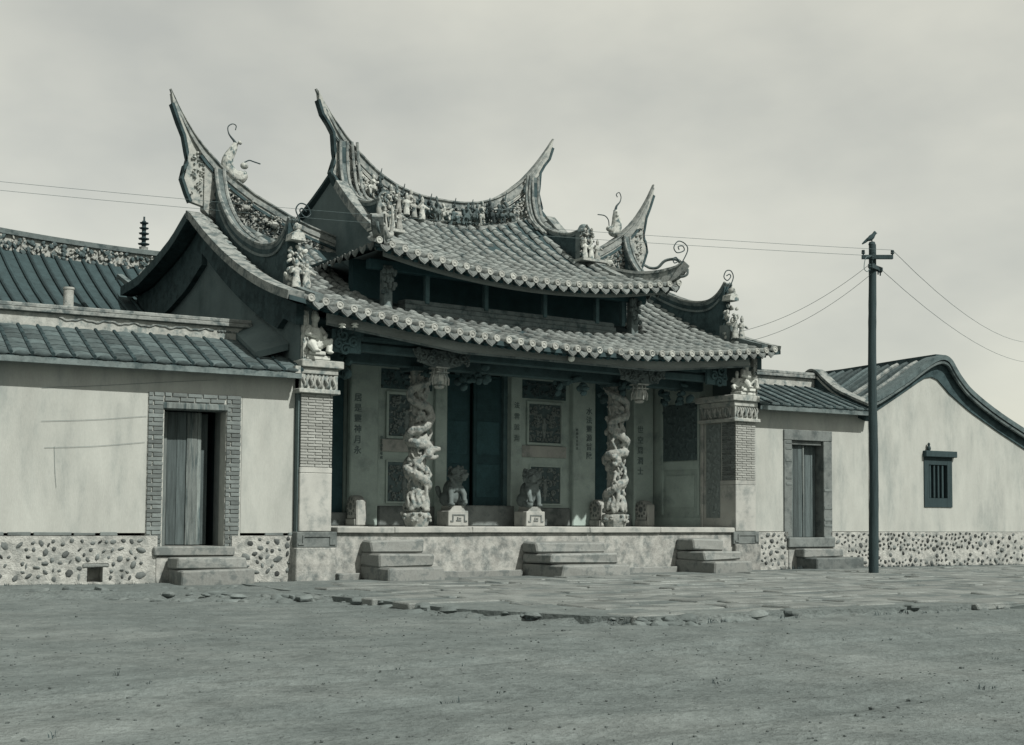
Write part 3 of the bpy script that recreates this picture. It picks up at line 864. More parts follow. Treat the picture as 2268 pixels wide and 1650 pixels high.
# lumps of relief on the fins and panels
def lumps(n, fx, fz_, y, rr=(.02, .06), m=4):
    b = MB()
    for k in range(n):
        x = U(*fx); z = fz_(x)
        b.ell((x, y, z), (U(*rr), U(.03, .06), U(*rr)), (0, U(-1, 1), 0), 7, m)
    return b
both('fin_relief', lambda: lumps(50, (2.47, 2.7), lambda x: U(6.95, 7.75), YR - .06, (.01, .03)), 'relief', (mr_, mr_), smooth=True)
tp('panel_relief', lumps(330, (XC - 2.0, XC + 2.0), lambda x: U(zbot(x - XC) + .06, ztop(x - XC) - .36), YR - .12, (.012, .035)), 'relief', mr_, smooth=True)
tp('panel_relief', lumps(260, (XC - 2.0, XC + 2.0), lambda x: U(zbot(x - XC) + .06, ztop(x - XC) - .36), YR - .11, (.015, .05)), 'relief_dark', mr_, smooth=True)
both('corner_scroll', lambda: lumps(34, (2.72, 3.1), lambda x: U(zbot(x - XC) + .1, ztop(x - XC) - .4), YR - .14, (.02, .05)), 'relief', (mr_, mr_), smooth=True)
# vertical double bands between panel and fin that run on into the descending ridges
def bands(path, r, dx):
    b = MB()
    for k in (0, 1):
        b.tube(curve([(x + dx * k, y - .03 * k, z) for x, y, z in path], 5), r, 6)
    return b
both('ridge_band', lambda: bands([(2.70, YR - .16, 7.9), (2.74, YR - .18, 7.4), (2.74, 3.5, 6.95), (2.72, 3.1, 6.6)], .028, .09), 'ridge_light', (mr_, mr_))

# riders and figures along the main ridge panel
def rider(seed):
    rd = random.Random(seed); b = MB(); q = rd.uniform
    s = rd.choice((-1, 1))
    b.ell((0, 0, .20), (.15, .06, .075)); b.tube([(s * .12, 0, .22), (s * .19, 0, .31), (s * .26, -.01, .30)], [.055, .045, .03], 7)
    for lx in (-.11, -.07, .08, .12): b.tube([(lx, q(-.03, .03), .18), (lx + q(-.05, .05), 0, .09), (lx + q(-.03, .03), 0, .0)], [.03, .02, .018], 6)
    b.tube([(-s * .14, 0, .23), (-s * .2, 0, .18), (-s * .21, 0, .1)], [.025, .02, .01], 6)
    b.tube([(0, -.01, .24), (q(-.02, .02), -.01, .34), (0, -.02, .40)], [.06, .065, .05], 7)
    b.ell((q(-.02, .02), -.03, .455), (.042, .042, .05))
    b.lathe([(.04, .48), (.03, .52), (.0, .55)], 0, -.03, 7)
    b.tube([(0, -.03, .38), (s * .1, -.08, .34), (s * .13, -.08, q(.36, .5))], [.03, .025, .02], 6)
    b.tube([(0, -.03, .38), (-s * .09, -.06, .32), (-s * .06, -.1, .28)], [.03, .025, .02], 6)
    b.tube([(-.05, -.05, .25), (-.06, -.075, .14)], [.035, .02], 6); b.tube([(.05, -.05, .25), (.06, -.075, .14)], [.035, .02], 6)
    return b
def stander(seed):
    rd = random.Random(seed); b = MB(); q = rd.uniform
    b.lathe([(.09, 0), (.085, .1), (.06, .22), (.075, .30), (.05, .36)], 0, 0, 9, 1, .75)
    b.ell((0, -.01, .42), (.045, .045, .055)); b.lathe([(.05, .45), (.03, .5), (.01, .54)], 0, -.01, 7)
    for s in (-1, 1): b.tube([(s * .06, 0, .32), (s * .13, -.04, .26), (s * q(.05, .15), -.1, q(.2, .4))], [.035, .03, .025], 6)
    return b
RID = []
for k in range(4):
    me = blob(rider(k), .014, 1); me.name = 'ceramic_rider'; me.materials.clear(); me.materials.append(M_[('relief', 'relief_dark', 'relief_dark', 'ridge_mid')[k]]); RID.append(me)
STA = []
for k in range(3):
    me = blob(stander(k), .013, 1); me.name = 'ceramic_figure'; me.materials.clear(); me.materials.append(M_['relief']); STA.append(me)
for k in range(17):
    u = -1.62 + k * .205 + U(-.03, .03)
    link('ceramic_rider', RID[k % 4], mr_, mw=Matrix.Translation(Vector((XC + u, YR - .2, zbot(u) + .03 + U(0, .06))) - T0) @ Matrix.Rotation(U(-1.1, 1.1), 4, 'Z') @ Matrix.Rotation(U(-.3, .3), 4, 'Y') @ Matrix.Diagonal((U(.7, 1.05), U(.7, 1), U(.6, .9), 1)))
for k in range(5):
    u = -1.3 + k * .17
    link('ceramic_figure', STA[k % 3], mr_, mw=Matrix.Translation(Vector((XC + u, YR - .34, zbot(u) - .05)) - T0) @ Matrix.Scale(U(.7, .9), 4))
# small spiky sprites along the cap
for u in (-1.45, -.95, -.35, .2, .6, 1.0, 1.4, 1.9):
    b = MB()
    for k in range(7): b.ell((XC + u + U(-.06, .06), YR - .17, ztop(u) - .22 + U(-.07, .1)), (.03, .04, .035), None, 6, 4)
    b.tube([(XC + u, YR - .17, ztop(u) - .15), (XC + u + .04, YR - .18, ztop(u) + .03)], [.02, .008], 5)
    tp('ridge_sprite', b, 'relief_dark', mr_, smooth=True)

# side ridges
def st(x): return lerp_table(SIDE_TOP, x)
def sb(x): return lerp_table(SIDE_BOT, x)
for mir in (False, True):
    xsd = frange(-.12, 2.5, 22)
    sr = tp('ridge', MB().prism([(x, sb(x) - .2) for x in xsd] + [(x, st(x) - .1) for x in xsd[::-1]], 1, YR - .09, YR + .09), 'ridge_cream', mir=mir)
    pth = [(x, YR, z - .085 * min(1, (i + .5) / 7)) for i, (x, z) in enumerate([(x, st(x)) for x in frange(-.73, 2.52, 50)])]
    tp('ridge_cap', cap_strip(pth, .115, .075, lambda i, n: i / 13), 'ridge_light', sr, mir=mir)
    tp('ridge_moulding', MB().strip([(x, YR, st(x) - .25) for x in frange(-.2, 2.5, 24)], [(-.12, -.025), (.12, -.025), (.12, .025), (-.12, .025)], (0, 1, 0)), 'ridge_dark', sr, mir=mir)
    for dz, wd, hh, mm in ((.06, .13, .03, 'ridge_mid'), (-.03, .16, .03, 'ridge_light'), (-.13, .18, .045, 'ridge_light')):
        tp('ridge_moulding', MB().strip([(x, YR, sb(x) + dz) for x in frange(0, 2.5, 24)], [(-wd, -hh), (wd, -hh), (wd, hh), (-wd, hh)], (0, 1, 0)), mm, sr, mir=mir)
    SF = [(-.72, 8.2), (-.69, 8.02), (-.57, 7.71), (-.47, 7.49), (-.41, 7.2), (-.41, 7.0), (-.44, 6.97), (-.49, 6.74), (-.4, 6.5), (-.33, 6.35), (-.1, 6.3), (-.06, 6.9), (-.08, 7.15), (-.35, 7.55)]
    tp('ridge_fin', MB().prism(SF, 1, YR - .055, YR + .055), 'ridge_cream', sr, mir=mir)
    tp('fin_edge', MB().strip([(x - .012, YR, z) for x, z in SF[1:10]], [(-.075, -.025), (.075, -.025), (.075, .025), (-.075, .025)], (0, 1, 0)), 'ridge_dark', sr, mir=mir)  # shaded side of the fin painted as a dark strip
    tp('fin_relief', lumps(50, (-.36, -.13), lambda x: U(6.45, 7.25), YR - .06, (.01, .03)), 'relief', sr, True, mir)
    tp('panel_relief', lumps(300, (.1, 2.3), lambda x: U(sb(x) + .1, st(x) - .3), YR - .1, (.01, .035)), 'relief', sr, True, mir)
    tp('panel_relief', lumps(170, (.05, 2.0), lambda x: U(sb(x) + .1, st(x) - .3), YR - .1, (.015, .04)), 'relief_dark', sr, True, mir)
    for k in range(2):
        x = .62 + k * .55
        b = MB(); b.ell((x, YR - .15, (sb(x) + st(x)) / 2 - .02), (.10, .08, .07), None, 9, 6, .15)
        for q in range(22): b.ell((x + U(-.16, .16), YR - .17, (sb(x) + st(x)) / 2 + U(-.1, .12)), (U(.015, .035), .05, U(.015, .035)), None, 6, 4)
        tp('ceramic_beast', b, 'relief', sr, True, mir)
    # descending ridge at the outer end, upturned at its foot
    DT = [(3.70, 6.98), (3.66, 6.8), (3.52, 6.48), (3.3, 6.2), (3.0, 5.92), (2.6, 5.66), (2.2, 5.47), (1.8, 5.32), (1.4, 5.23), (1.1, 5.22), (.9, 5.28), (.75, 5.38), (.62, 5.52)]
    body = MB().prism([(y, z - .05) for y, z in DT] + [(.72, zlow(.15, .72) - .05), (1.5, zlow(.15, 1.5) - .05), (2.5, zlow(.15, 2.5) - .05), (3.3, zlow(.15, 3.3) - .05), (3.62, 5.9)], 0, .05, .23)
    dr = tp('descending_ridge', body, 'ridge_dark', sr.parent, mir=mir)  # dark body colour holds the shade of the ridge's side faces
    fine_ = curve([(.14, y, z) for y, z in DT], 4)
    for sx_ in (-.075, .075): tp('ridge_rail', MB().tube([p + Vector((sx_, 0, .01)) for p in fine_], .032, 6), 'ridge_light', dr, mir=mir)
    tp('ridge_cap', MB().strip(fine_, [(-.095, -.07), (.095, -.07), (.095, 0), (-.095, 0)], (1, 0, 0), [(1, min(1, .5 + (len(fine_) - i) / 12)) for i in range(len(fine_))]), 'ridge_mid', dr, mir=mir)
    tp('ridge_moulding', MB().strip([(.14, p.y, p.z - .17) for p in fine_[8:-4]], [(-.115, -.02), (.115, -.02), (.115, .02), (-.115, .02)]), 'ridge_mid', dr, mir=mir)
    # foot block with figures and hood, then a low kerb to the eave corner
    b = MB(); b.box(.03, .25, .46, .74, zlow(.1, .5) - .05, zlow(.1, .5) + .34)
    tp('foot_block', b, 'ridge_mid', dr, mir=mir)
    b = MB()
    for k in range(40): b.ell((U(.0, .28), U(.42, .62), U(zlow(.1, .5) + .1, 5.1)), (U(.02, .045), .04, U(.03, .06)), (0, U(-1, 1), 0), 7, 5)
    tp('foot_relief', b, 'relief', dr, True, mir)
    b = MB(); b.prism([(.02, 5.16), (.26, 5.16), (.24, 5.26), (.14, 5.33), (.04, 5.26)], 1, .44, .66); b.ell((.14, .5, 5.36), (.07, .08, .07), None, 9, 6, .15)
    tp('foot_hood', b, 'relief', dr, True, mir)
    for k in range(2):
        o = link('ceramic_figure', STA[k], dr, mw=Matrix.Translation(Vector(((MX(.06 + .17 * k) if mir else .06 + .17 * k), .33, zlow(.1, .35) + .1)) - T0) @ Matrix.Scale(.85, 4))
    kp = [(.12, y, zlow(.12, y) + .10) for y in frange(.42, -.34, 8)]
    tp('eave_kerb', MB().strip(kp, [(-.06, -.12), (.06, -.12), (.075, .0), (.075, .03), (-.075, .03), (-.075, .0)]), 'ridge_mid', dr, mir=mir)
    sp = [(9.29, 5.46), (9.36, 5.63), (9.29, 5.74), (9.17, 5.72), (9.11, 5.6), (9.2, 5.54), (9.29, 5.62), (9.26, 5.67), (9.18, 5.63)]
    sp = [(9.33, .6, 5.4)] + [(x, .5, z) for x, z in sp]
    if not mir: sp = [(2 * XC - x, y, z) for x, y, z in sp]; 
    tp('wire_curl', MB().tube(curve(sp, 5), .011, 5), 'metal', dr)
    # dragon on the side ridge
    if not mir:
        bp = [(.62, 7.0), (.56, 6.92), (.44, 6.93), (.33, 7.05), (.33, 7.22), (.42, 7.40), (.47, 7.52)]; tail = [(.47, 7.52), (.43, 7.57), (.34, 7.67), (.32, 7.79), (.4, 7.86), (.47, 7.84), (.46, 7.76)]
        whisk = [(.63, 7.2), (.72, 7.25), (.80, 7.24), (.93, 7.22)]; hd = (.63, 7.14)
    else:
        bp = [(9.0, 7.1), (9.08, 7.08), (9.14, 7.17), (9.15, 7.3), (9.13, 7.42), (9.12, 7.56)]; tail = [(9.12, 7.56), (9.15, 7.65), (9.24, 7.75), (9.27, 7.86), (9.22, 7.95), (9.14, 7.9), (9.17, 7.84)]
        whisk = [(8.92, 7.16), (8.9, 7.3), (8.8, 7.38), (8.61, 7.38)]; hd = (8.93, 7.12)
    b = MB(); cp = curve([(x, YR - .02, z) for x, z in bp], 5); n = len(cp)
    b.tube(cp, [.05 + .075 * math.sin(math.pi * min(1, .25 + .8 * i / n)) for i in range(n)], 9)
    b.ell((hd[0], YR - .04, hd[1]), (.08, .07, .065)); 
    for k in range(26):
        p = random.choice(cp); b.ell(p + Vector((U(-.06, .06), U(-.08, .0), U(-.06, .06))), (.035, .035, .035), None, 6, 4)
    dg_ = blob_obj('dragon_ornament', b.tf(Matrix.Translation(-T0)), 'relief', sr, .016, 1)
    tp('dragon_tail', MB().tube(curve([(x, YR - .02, z) for x, z in tail], 5), [.03 - .02 * min(1, i / 12) for i in range(len(tail) * 5 - 4)], 6), 'metal', dg_)
    tp('dragon_whisker', MB().tube(curve([(x, YR - .05, z) for x, z in whisk], 5), .012, 5), 'metal', dg_)
# ridges of the upper roof ends: descending ridge, then corner ridge to the hip
for mir in (False, True):
    DT = [(3.73, 7.9), (3.71, 7.45), (3.62, 7.12), (3.5, 6.95), (3.3, 6.78), (3.0, 6.63), (2.7, 6.53), (2.4, 6.48), (2.15, 6.5)]
    body = MB().prism([(y, z - .04) for y, z in DT] + [(2.2, zup(2.55, 2.2) - .05), (2.7, zup(2.55, 2.7) - .05), (3.2, zup(2.55, 3.2) - .05), (3.72, 6.5)], 0, 2.47, 2.63)
    dr = tp('descending_ridge', body, 'ridge_dark', TH, mir=mir)  # shade on the flanks put into the dark body colour
    fine_ = curve([(2.55, y, z) for y, z in DT], 4)
    tp('ridge_cap', MB().strip(fine_, [(-.09, -.06), (.09, -.06), (.09, 0), (-.09, 0)]), 'ridge_mid', dr, mir=mir)
    for sx_ in (-.07, .07): tp('ridge_rail', MB().tube([p + Vector((sx_, 0, .01)) for p in fine_], .03, 6), 'ridge_light', dr, mir=mir)
    b = MB(); b.box(2.40, 2.70, 2.02, 2.16, 5.75, 6.45); b.ell((2.55, 2.08, 6.47), (.16, .07, .16), None, 12, 8)
    tp('foot_block', b, 'ridge_mid', dr, True, mir)
    b = MB()
    for k in range(90): b.ell((U(2.40, 2.70), U(1.94, 2.02), U(5.95, 6.58)), (U(.012, .035), .035, U(.012, .04)), (0, U(-1, 1), 0), 7, 5)
    tp('foot_relief', b, 'relief', dr, True, mir)
    tp('foot_shelf', B(2.2, 2.78, 1.8, 2.12, 5.86, 5.91), 'ridge_cream', dr, mir=mir)
    for k in range(3):
        xx = 2.4 + k * .15
        link('ceramic_figure', STA[k], dr, mw=Matrix.Translation(Vector((MX(xx) if mir else xx, 1.86, 5.91)) - T0) @ Matrix.Scale(.75, 4))
    cpth = curve([(2.42, 2.1, 5.80), (2.2, 1.6, 5.62), (1.95, 1.15, 5.50), (1.7, .75, 5.50), (1.55, .5, 5.58), (1.46, .36, 5.72)], 5); n = len(cpth)
    tp('corner_ridge', MB().strip(cpth, [(-.09, -.16), (.09, -.16), (.09, .05), (.12, .06), (.12, .11), (-.12, .11), (-.12, .06), (-.09, .05)], (.87, -.5, 0), [(1, 1 if i < n - 8 else .35 + .65 * (n - 1 - i) / 8) for i in range(n)]), 'ridge_light', dr, mir=mir)
    sc_ = MB()
    sc_.tube(curve([(1.50, .42, 5.70), (1.58, .52, 5.80), (1.72, .66, 5.78), (1.80, .78, 5.66), (1.88, .9, 5.66), (1.93, 1.0, 5.72)], 4), [.03, .035, .035, .03] + [.028] * 17, 6)
    sc_.tube(curve([(1.44, .34, 5.6), (1.46, .34, 5.5), (1.53, .42, 5.46), (1.58, .5, 5.52)], 4), .025, 6)
    tp('corner_scroll', sc_, 'ridge_mid', dr, True, mir)
    sp = [(7.83, 5.66), (7.99, 5.94), (7.93, 6.06), (7.76, 6.09), (7.65, 5.96), (7.73, 5.87), (7.9, 5.93), (7.87, 6.01), (7.76, 5.99), (7.78, 5.93)]
    if mir: tp('wire_curl', MB().tube(curve([(x, .3, z) for x, z in sp], 5), .011, 5).tube(curve([(7.77, .3, 5.72), (7.70, .3, 5.78), (7.63, .3, 5.74), (7.66, .3, 5.67), (7.73, .3, 5.69)], 5), .011, 5), 'metal', dr)
# cream phoenix on the left upper corner
b = MB()
b.tube(curve([(1.5, .38, 5.72), (1.62, .55, 5.58), (1.85, .85, 5.54), (2.1, 1.1, 5.6), (2.2, 1.2, 5.68)], 5), [.04, .05, .06, .075, .09, .1, .1, .1, .1, .1, .09, .08, .07, .06, .06, .05, .05, .04, .04, .03, .03], 8)
b.tube(curve([(2.15, 1.16, 5.66), (2.17, 1.15, 5.85), (2.15, 1.14, 5.98), (2.17, 1.16, 6.12)], 4), [.035, .035, .03, .03, .03, .028, .026, .024, .02, .02, .016, .014, .01], 6)
b.tube(curve([(1.52, .4, 5.70), (1.49, .38, 5.82), (1.52, .4, 5.94), (1.49, .38, 6.02)], 4), [.05, .045, .045, .04, .04, .04, .04, .035, .03, .03, .02, .02, .015], 6)
for k in range(14): b.ell((U(1.5, 1.62), U(.36, .5), U(5.5, 5.95)), (.035, .035, .03), None, 6, 4)
blob_obj('phoenix_ornament', b.tf(Matrix.Translation(-T0)), 'ridge_cream', TH, .014, 1)
# ------------------------------------------------------------------ dragon columns
def dragon_column(x, y, s, seed):
    random.seed(seed)
    sh = tp('dragon_column', MB().lathe([(.15, 1.04), (.15, 1.2), (.14, 2.4), (.125, 3.42)], x, y, 20), 'col_stone', TH, True)
    b = MB(); b.lathe([(.22, .768), (.235, .80), (.26, .86), (.285, .92), (.285, .97), (.26, 1.0), (.2, 1.01), (.22, 1.035), (.27, 1.05)], x, y, 8)
    for q in range(24):
        a = U(0, 6.28); b.ell((x + .275 * math.cos(a), y + .275 * math.sin(a), U(.86, 1.0)), (.04, .04, .03), None, 6, 4)
    b.tf(Matrix.Translation((x, y, 0)) @ Matrix.Diagonal((.86, .86, 1, 1)) @ Matrix.Translation((-x, -y, 0)))
    tp('column_base', b, 'col_stone', sh, True)
    C = Vector((x, y, 0)); F = Vector((0, -1, 0))
    def hp(a, r, z): return C + Vector((r * math.sin(a) * s, -r * math.cos(a), z))     # a=0 faces the street
    b = MB()
    # cloud and wave foot
    for k in range(60):
        a = U(-2.4, 2.4); z = U(1.05, 1.34); b.ell(hp(a, .19 + .07 * (1.34 - z) / .3, z), (.055, .055, U(.03, .06)), (0, U(-1, 1), 0), 7, 5)
    for k in range(7):
        a = -1.4 + k * .45
        b.tube(curve([hp(a, .24, 1.08), hp(a + .15, .26, 1.16), hp(a - .05, .24, 1.27), hp(a + .1, .2, 1.36)], 4), [.04, .045, .045, .04, .04, .04, .035, .035, .03, .03, .025, .02, .015], 6)
    # coiled body: rises behind the shaft, large open loops at the top
    lo = [hp(2.6, .22, 1.3), hp(1.6, .24, 1.38), hp(.6, .25, 1.50), hp(-.4, .25, 1.60), hp(-1.5, .24, 1.70), hp(-2.7, .22, 1.86), hp(-3.9, .23, 2.0), hp(-5.0, .25, 2.08), hp(-5.9, .26, 2.12), hp(-6.9, .26, 2.14), hp(-7.9, .24, 2.2),
          hp(-7.3, .28, 2.34), hp(-6.2, .30, 2.42), hp(-5.3, .30, 2.56), hp(-5.2, .26, 2.68), hp(-5.9, .26, 2.76), hp(-6.8, .27, 2.80), hp(-7.5, .27, 2.92), hp(-7.3, .26, 3.05), hp(-6.4, .24, 3.12), hp(-5.4, .22, 3.2), hp(-4.2, .2, 3.32)]
    cp = curve(lo, 6); n = len(cp)
    b.tube([p + Vector((U(-.012, .012), U(-.012, .012), U(-.01, .01))) for p in cp], [U(.9, 1.12) * .084 * (1 - .2 * max(0, i / n - .45) / .55) for i in range(n)], 10)
    for i in range(0, n, 1):                                # back ridge of the body
        p = cp[i]; o = (p - C); o.z = 0; o = o.normalized()
        b.ell(p + o * .078 + Vector((0, 0, .015)), (.02, .02, .024), None, 6, 4)
    # head turned to the side with open jaws, whiskers and mane
    h = hp(.5, .27, 1.98)
    b.ell(h, (.11, .12, .09), (0, .3 * s, 0)); dirv = Vector((.85 * s, -.35, .1))
    b.tube([h, h + dirv * .16 + Vector((0, 0, .06)), h + dirv * .30 + Vector((0, 0, .05))], [.09, .06, .035], 8)
    b.tube([h + Vector((0, 0, -.05)), h + dirv * .15 + Vector((0, 0, -.08)), h + dirv * .25 + Vector((0, 0, -.06))], [.06, .04, .025], 8)
    b.ell(h + dirv * .08 + Vector((0, 0, .1)), .035)
    for k in range(7):                                      # mane strands sweeping back and down
        a0 = .3 - .1 * k
        b.tube(curve([h + Vector((-.02 * s, -.03, .03)), hp(a0 - .3, .26, 1.93 - .03 * k), hp(a0 - .8, .27, 1.84 - .05 * k), hp(a0 - 1.3, .25, 1.74 - .06 * k + U(-.03, .03))], 4), [.03, .03, .03, .03, .028, .026, .024, .022, .02, .016, .012, .009, .006], 5)
    b.tube(curve([h + Vector((-.05 * s, 0, .08)), hp(-.1, .28, 2.10), hp(-.7, .25, 2.13)], 4), [.03, .03, .028, .026, .024, .02, .016, .012, .008], 6)
    # legs with claws
    for (a, z, a2, z2) in ((.6, 1.75, .25, 1.5), (-.3, 1.62, -.75, 1.82), (.1, 2.5, .5, 2.75), (.55, 2.48, .62, 2.2)):
        e = hp((a + a2) / 2 + .35, .31, (z + z2) / 2)
        b.tube([hp(a, .22, z), e, hp(a2, .26, z2)], [.05, .042, .032], 7)
        for q in range(4): b.tube([hp(a2, .26, z2), hp(a2 + .16 * (q - 1.5), .27, z2 - .07 * (1 if z2 < z else -1))], [.022, .008], 5)
    b.tube([hp(.45, .24, 1.2), hp(.4, .26, 1.36), hp(.3, .24, 1.52)], [.05, .045, .04], 7)
    for k in range(22):
        a = U(-2, 2); z = U(1.35, 3.2); b.ell(hp(a, U(.17, .22), z), (U(.06, .1), U(.05, .08), U(.04, .08)), (U(-.5, .5), U(-1, 1), 0), 8, 6, .12)
    for k in range(150):
        a = U(-2, 2); z = U(1.3, 3.3); b.ell(hp(a, .195, z), (U(.02, .055), U(.02, .045), U(.015, .04)), (0, U(-1.4, 1.4), 0), 6, 4)
    for k in range(16):
        a = U(-1.5, 1.5); z = U(1.4, 3.1); m_ = U(-.5, .5)
        b.tube(curve([hp(a, .2, z), hp(a + m_ * .6, .24, z + .09), hp(a + m_, .2, z + .2)], 4), [.022, .024, .026, .026, .026, .024, .02, .014, .008], 5)
    b.tf(Matrix.Translation((x, y, 0)) @ Matrix.Diagonal((.76, .8, 1, 1)) @ Matrix.Translation((-x, -y, 0)))
    blob_obj('dragon', b.tf(Matrix.Translation(-T0)), 'col_stone', sh, .0125, 1)
    tp('column_cap', MB().box(x - .2, x + .2, y - .2, y + .2, 3.36, 3.42), 'wood', sh)
    return sh
dragon_column(2.62, 1.03, 1, 3)
dragon_column(6.85, 1.03, -1, 4)
random.seed(11)

# ------------------------------------------------------------------ guardian lions
def lion(x, y, s, label, ball):
    t = thing('stone_lion', label, 'statue', (x, y, .772), group='guardian lions of the doorway')
    b = MB(); b.chbox(-.21, .21, -.2, .2, .0, .27, .012, .003)
    obj('plinth', b, 'granite', t)
    b = MB()
    for a, c, z0, z1 in ((-.13, .13, .19, .21), (-.13, -.11, .1, .19), (.11, .13, .1, .19), (-.17, -.11, .075, .1), (.11, .17, .075, .1), (-.05, .05, .09, .11), (-.03, -.01, .11, .16), (.01, .05, .13, .15)):
        b.box(a, c, -.212, -.195, z0, z1)
    obj('plinth_carving', b, 'granite_dark', t)
    b = MB(); b.prism([(-.16, .27), (.16, .27), (.12, .32), (.13, .36), (-.13, .36), (-.12, .32)], 1, -.17, .18); obj('lion_base', b, 'granite', t)
    b = MB()
    b.ell((0, .06, .60), (.14, .17, .23), (-.35, 0, 0), 12, 8)                 # trunk
    b.ell((0, -.05, .72), (.14, .12, .15), None, 12, 8)                        # chest
    for q in (-1, 1):
        b.ell((q * .11, .09, .48), (.085, .15, .13), (.2, 0, 0), 10, 7)        # haunch
        b.tube([(q * .12, .02, .46), (q * .125, -.07, .39), (q * .125, -.13, .375)], [.055, .05, .045], 8)
        b.ell((q * .125, -.14, .385), (.05, .065, .035))
    # forelegs: outer straight, inner on ball or cub
    b.tube([(s * .10, -.08, .68), (s * .115, -.12, .52), (s * .115, -.13, .40)], [.065, .05, .045], 9); b.ell((s * .115, -.155, .385), (.055, .07, .035))
    b.tube([(-s * .10, -.08, .68), (-s * .13, -.17, .56), (-s * .12, -.19, .47)], [.065, .05, .042], 9); b.ell((-s * .12, -.205, .46), (.05, .055, .035))
    if ball: b.ell((-s * .12, -.17, .405), (.07, .07, .065), None, 10, 7)
    else:
        b.ell((-s * .12, -.16, .40), (.055, .08, .05)); b.ell((-s * .13, -.22, .42), .04)
    # head turned towards the middle
    H = Vector((-s * .03, -.12, .93)); A = Euler((0, 0, -s * .45 * 1)).to_matrix()
    def hh(px, py, pz): return H + A @ Vector((px, py, pz))
    b.ell(H, (.145, .135, .13), None, 12, 8)
    b.ell(hh(0, -.12, -.035), (.085, .075, .06)); b.ell(hh(0, -.185, -.01), (.045, .03, .03))
    b.ell(hh(0, -.10, -.105), (.07, .065, .03))
    for q in (-1, 1):
        b.ell(hh(q * .06, -.115, .05), (.04, .035, .028)); b.ell(hh(q * .15, -.01, .04), (.035, .03, .055), (0, q * .4, 0))
        b.ell(hh(q * .07, -.13, -.05), (.035, .04, .03))
    for k in range(46):                                                        # mane curls
        a = U(-2.4, 2.4) + math.pi / 2; z = U(-.16, .12)
        rr = math.sqrt(max(.02, 1 - (z / .19) ** 2))
        b.ell(hh(.16 * rr * math.cos(a), .03 + .15 * rr * math.sin(a), z), .034, None, 6, 4)
    for k in range(14): b.ell((U(-.1, .1), -.14 + U(0, .02), U(.62, .78)), .03, None, 6, 4)
    b.tube(curve([(s * .0, .2, .42), (s * .12, .25, .55), (s * .2, .2, .68), (s * .24, .15, .62)], 4), [.05, .05, .05, .05, .05, .05, .05, .05, .045, .04, .035, .025, .015], 7)
    blob_obj('lion_body', b, 'lion', t, .011, 2)
    return t
lion(3.89, 1.93, -1, 'seated stone lion on a carved plinth beside the left dragon column', False)
lion(5.56, 1.93, 1, 'seated stone lion with a paw on a ball, right of the dark doorway', True)

# drum stones beside the side doors
def drum(x, label):
    t = thing('drum_stone', label, 'drum stone', (x, 2.1, .772), group='drum stones of the side doors')
    b = MB(); b.chbox(-.11, .11, -.12, .22, 0, .12, .012, .003); b.chbox(-.1, .1, -.08, .2, .12, .2, .02); obj('foot', b, 'granite', t)
    b = MB(); k = len(b.v)
    b.lathe([(.0, -.1), (.15, -.1), (.185, -.085), (.19, -.03), (.19, .03), (.185, .085), (.15, .1), (0, .1)], 0, 0, 22)
    b.tf(Matrix.Translation((0, .05, .33)) @ Matrix.Rotation(R(90), 4, 'Y'))
    obj('drum', b, 'granite', t, smooth=True)
    b = MB()
    for q in (-1, 1):
        for k in range(10):
            a = k * .628; b.ell((q * .1, .05 + .13 * math.cos(a), .33 + .13 * math.sin(a)), (.012, .03, .03), None, 6, 4)
        b.ell((q * .1, .05, .33), (.015, .06, .06))
    obj('drum_relief', b, 'granite_dark', t, smooth=True)
    b = MB(); b.chbox(-.095, .095, -.16, -.12, 0, .44, .02); obj('front_slab', b, 'granite', t)
drum(2.08, 'rounded drum stone at the foot of the left couplet post behind the left pier')
drum(7.36, 'rounded drum stone just left of the right dragon column')
drum(8.52, 'rounded drum stone between the right dragon column and the right pier')

# ceramic figures on the pier capitals
def seated(b, x, y, z, k, turn=0):
    o = len(b.v)
    b.ell((0, 0, .12), (.15, .12, .1)); b.tube([(0, .02, .12), (0, .0, .28), (0, -.01, .36)], [.12, .12, .09], 10)
    b.tube([(0, -.01, .36), (0, -.015, .44)], [.05, .045], 8); b.ell((0, -.02, .49), (.065, .07, .08), None, 10, 7)
    b.ell((0, -.01, .555), (.05, .05, .04)); b.ell((0, -.09, .485), (.016, .02, .02), None, 6, 4)
    for s in (-1, 1):
        b.tube([(s * .10, 0, .36), (s * .17, -.05, .26), (s * .08, -.13, .22)], [.05, .045, .03], 8); b.ell((s * .07, -.14, .22), (.03, .03, .025), None, 6, 4)
        b.tube([(s * .07, -.05, .13), (s * .17, -.14, .17 if s > 0 else .1), (s * .12, -.17, .02)], [.075, .065, .045], 8); b.ell((s * .12, -.2, .02), (.04, .06, .025), None, 6, 4)
    b.tf(Matrix.Translation((x, y, z)) @ Matrix.Rotation(turn, 4, 'Z') @ Matrix.Scale(k, 4), o)
def statue(x, two, label):
    t = thing('ceramic_statue', label, 'statue', (x, .075, 3.27), group='ceramic figures on the pier capitals')
    b = MB(); b.chbox(-.19, .19, -.14, .16, 0, .07, .012); b.chbox(-.16, .1 if not two else .17, -.17, .16, .07, .13, .012); obj('base', b, 'ceramic', t)
    b = MB()
    if two: seated(b, .06, 0, .12, 1.0, .2); seated(b, -.15, .02, .1, .62, -.5)
    else: seated(b, -.03, 0, .1, 1.12, .35)
    b.ell((-.02, .1, .2), (.14, .08, .15))
    blob_obj('figure', b, 'ceramic', t, .011, 1)
statue(.27, False, 'cream seated figure on the left pier capital, above the white cornice')
statue(MX(.27), True, 'pair of cream seated figures on the right pier capital under the eave')

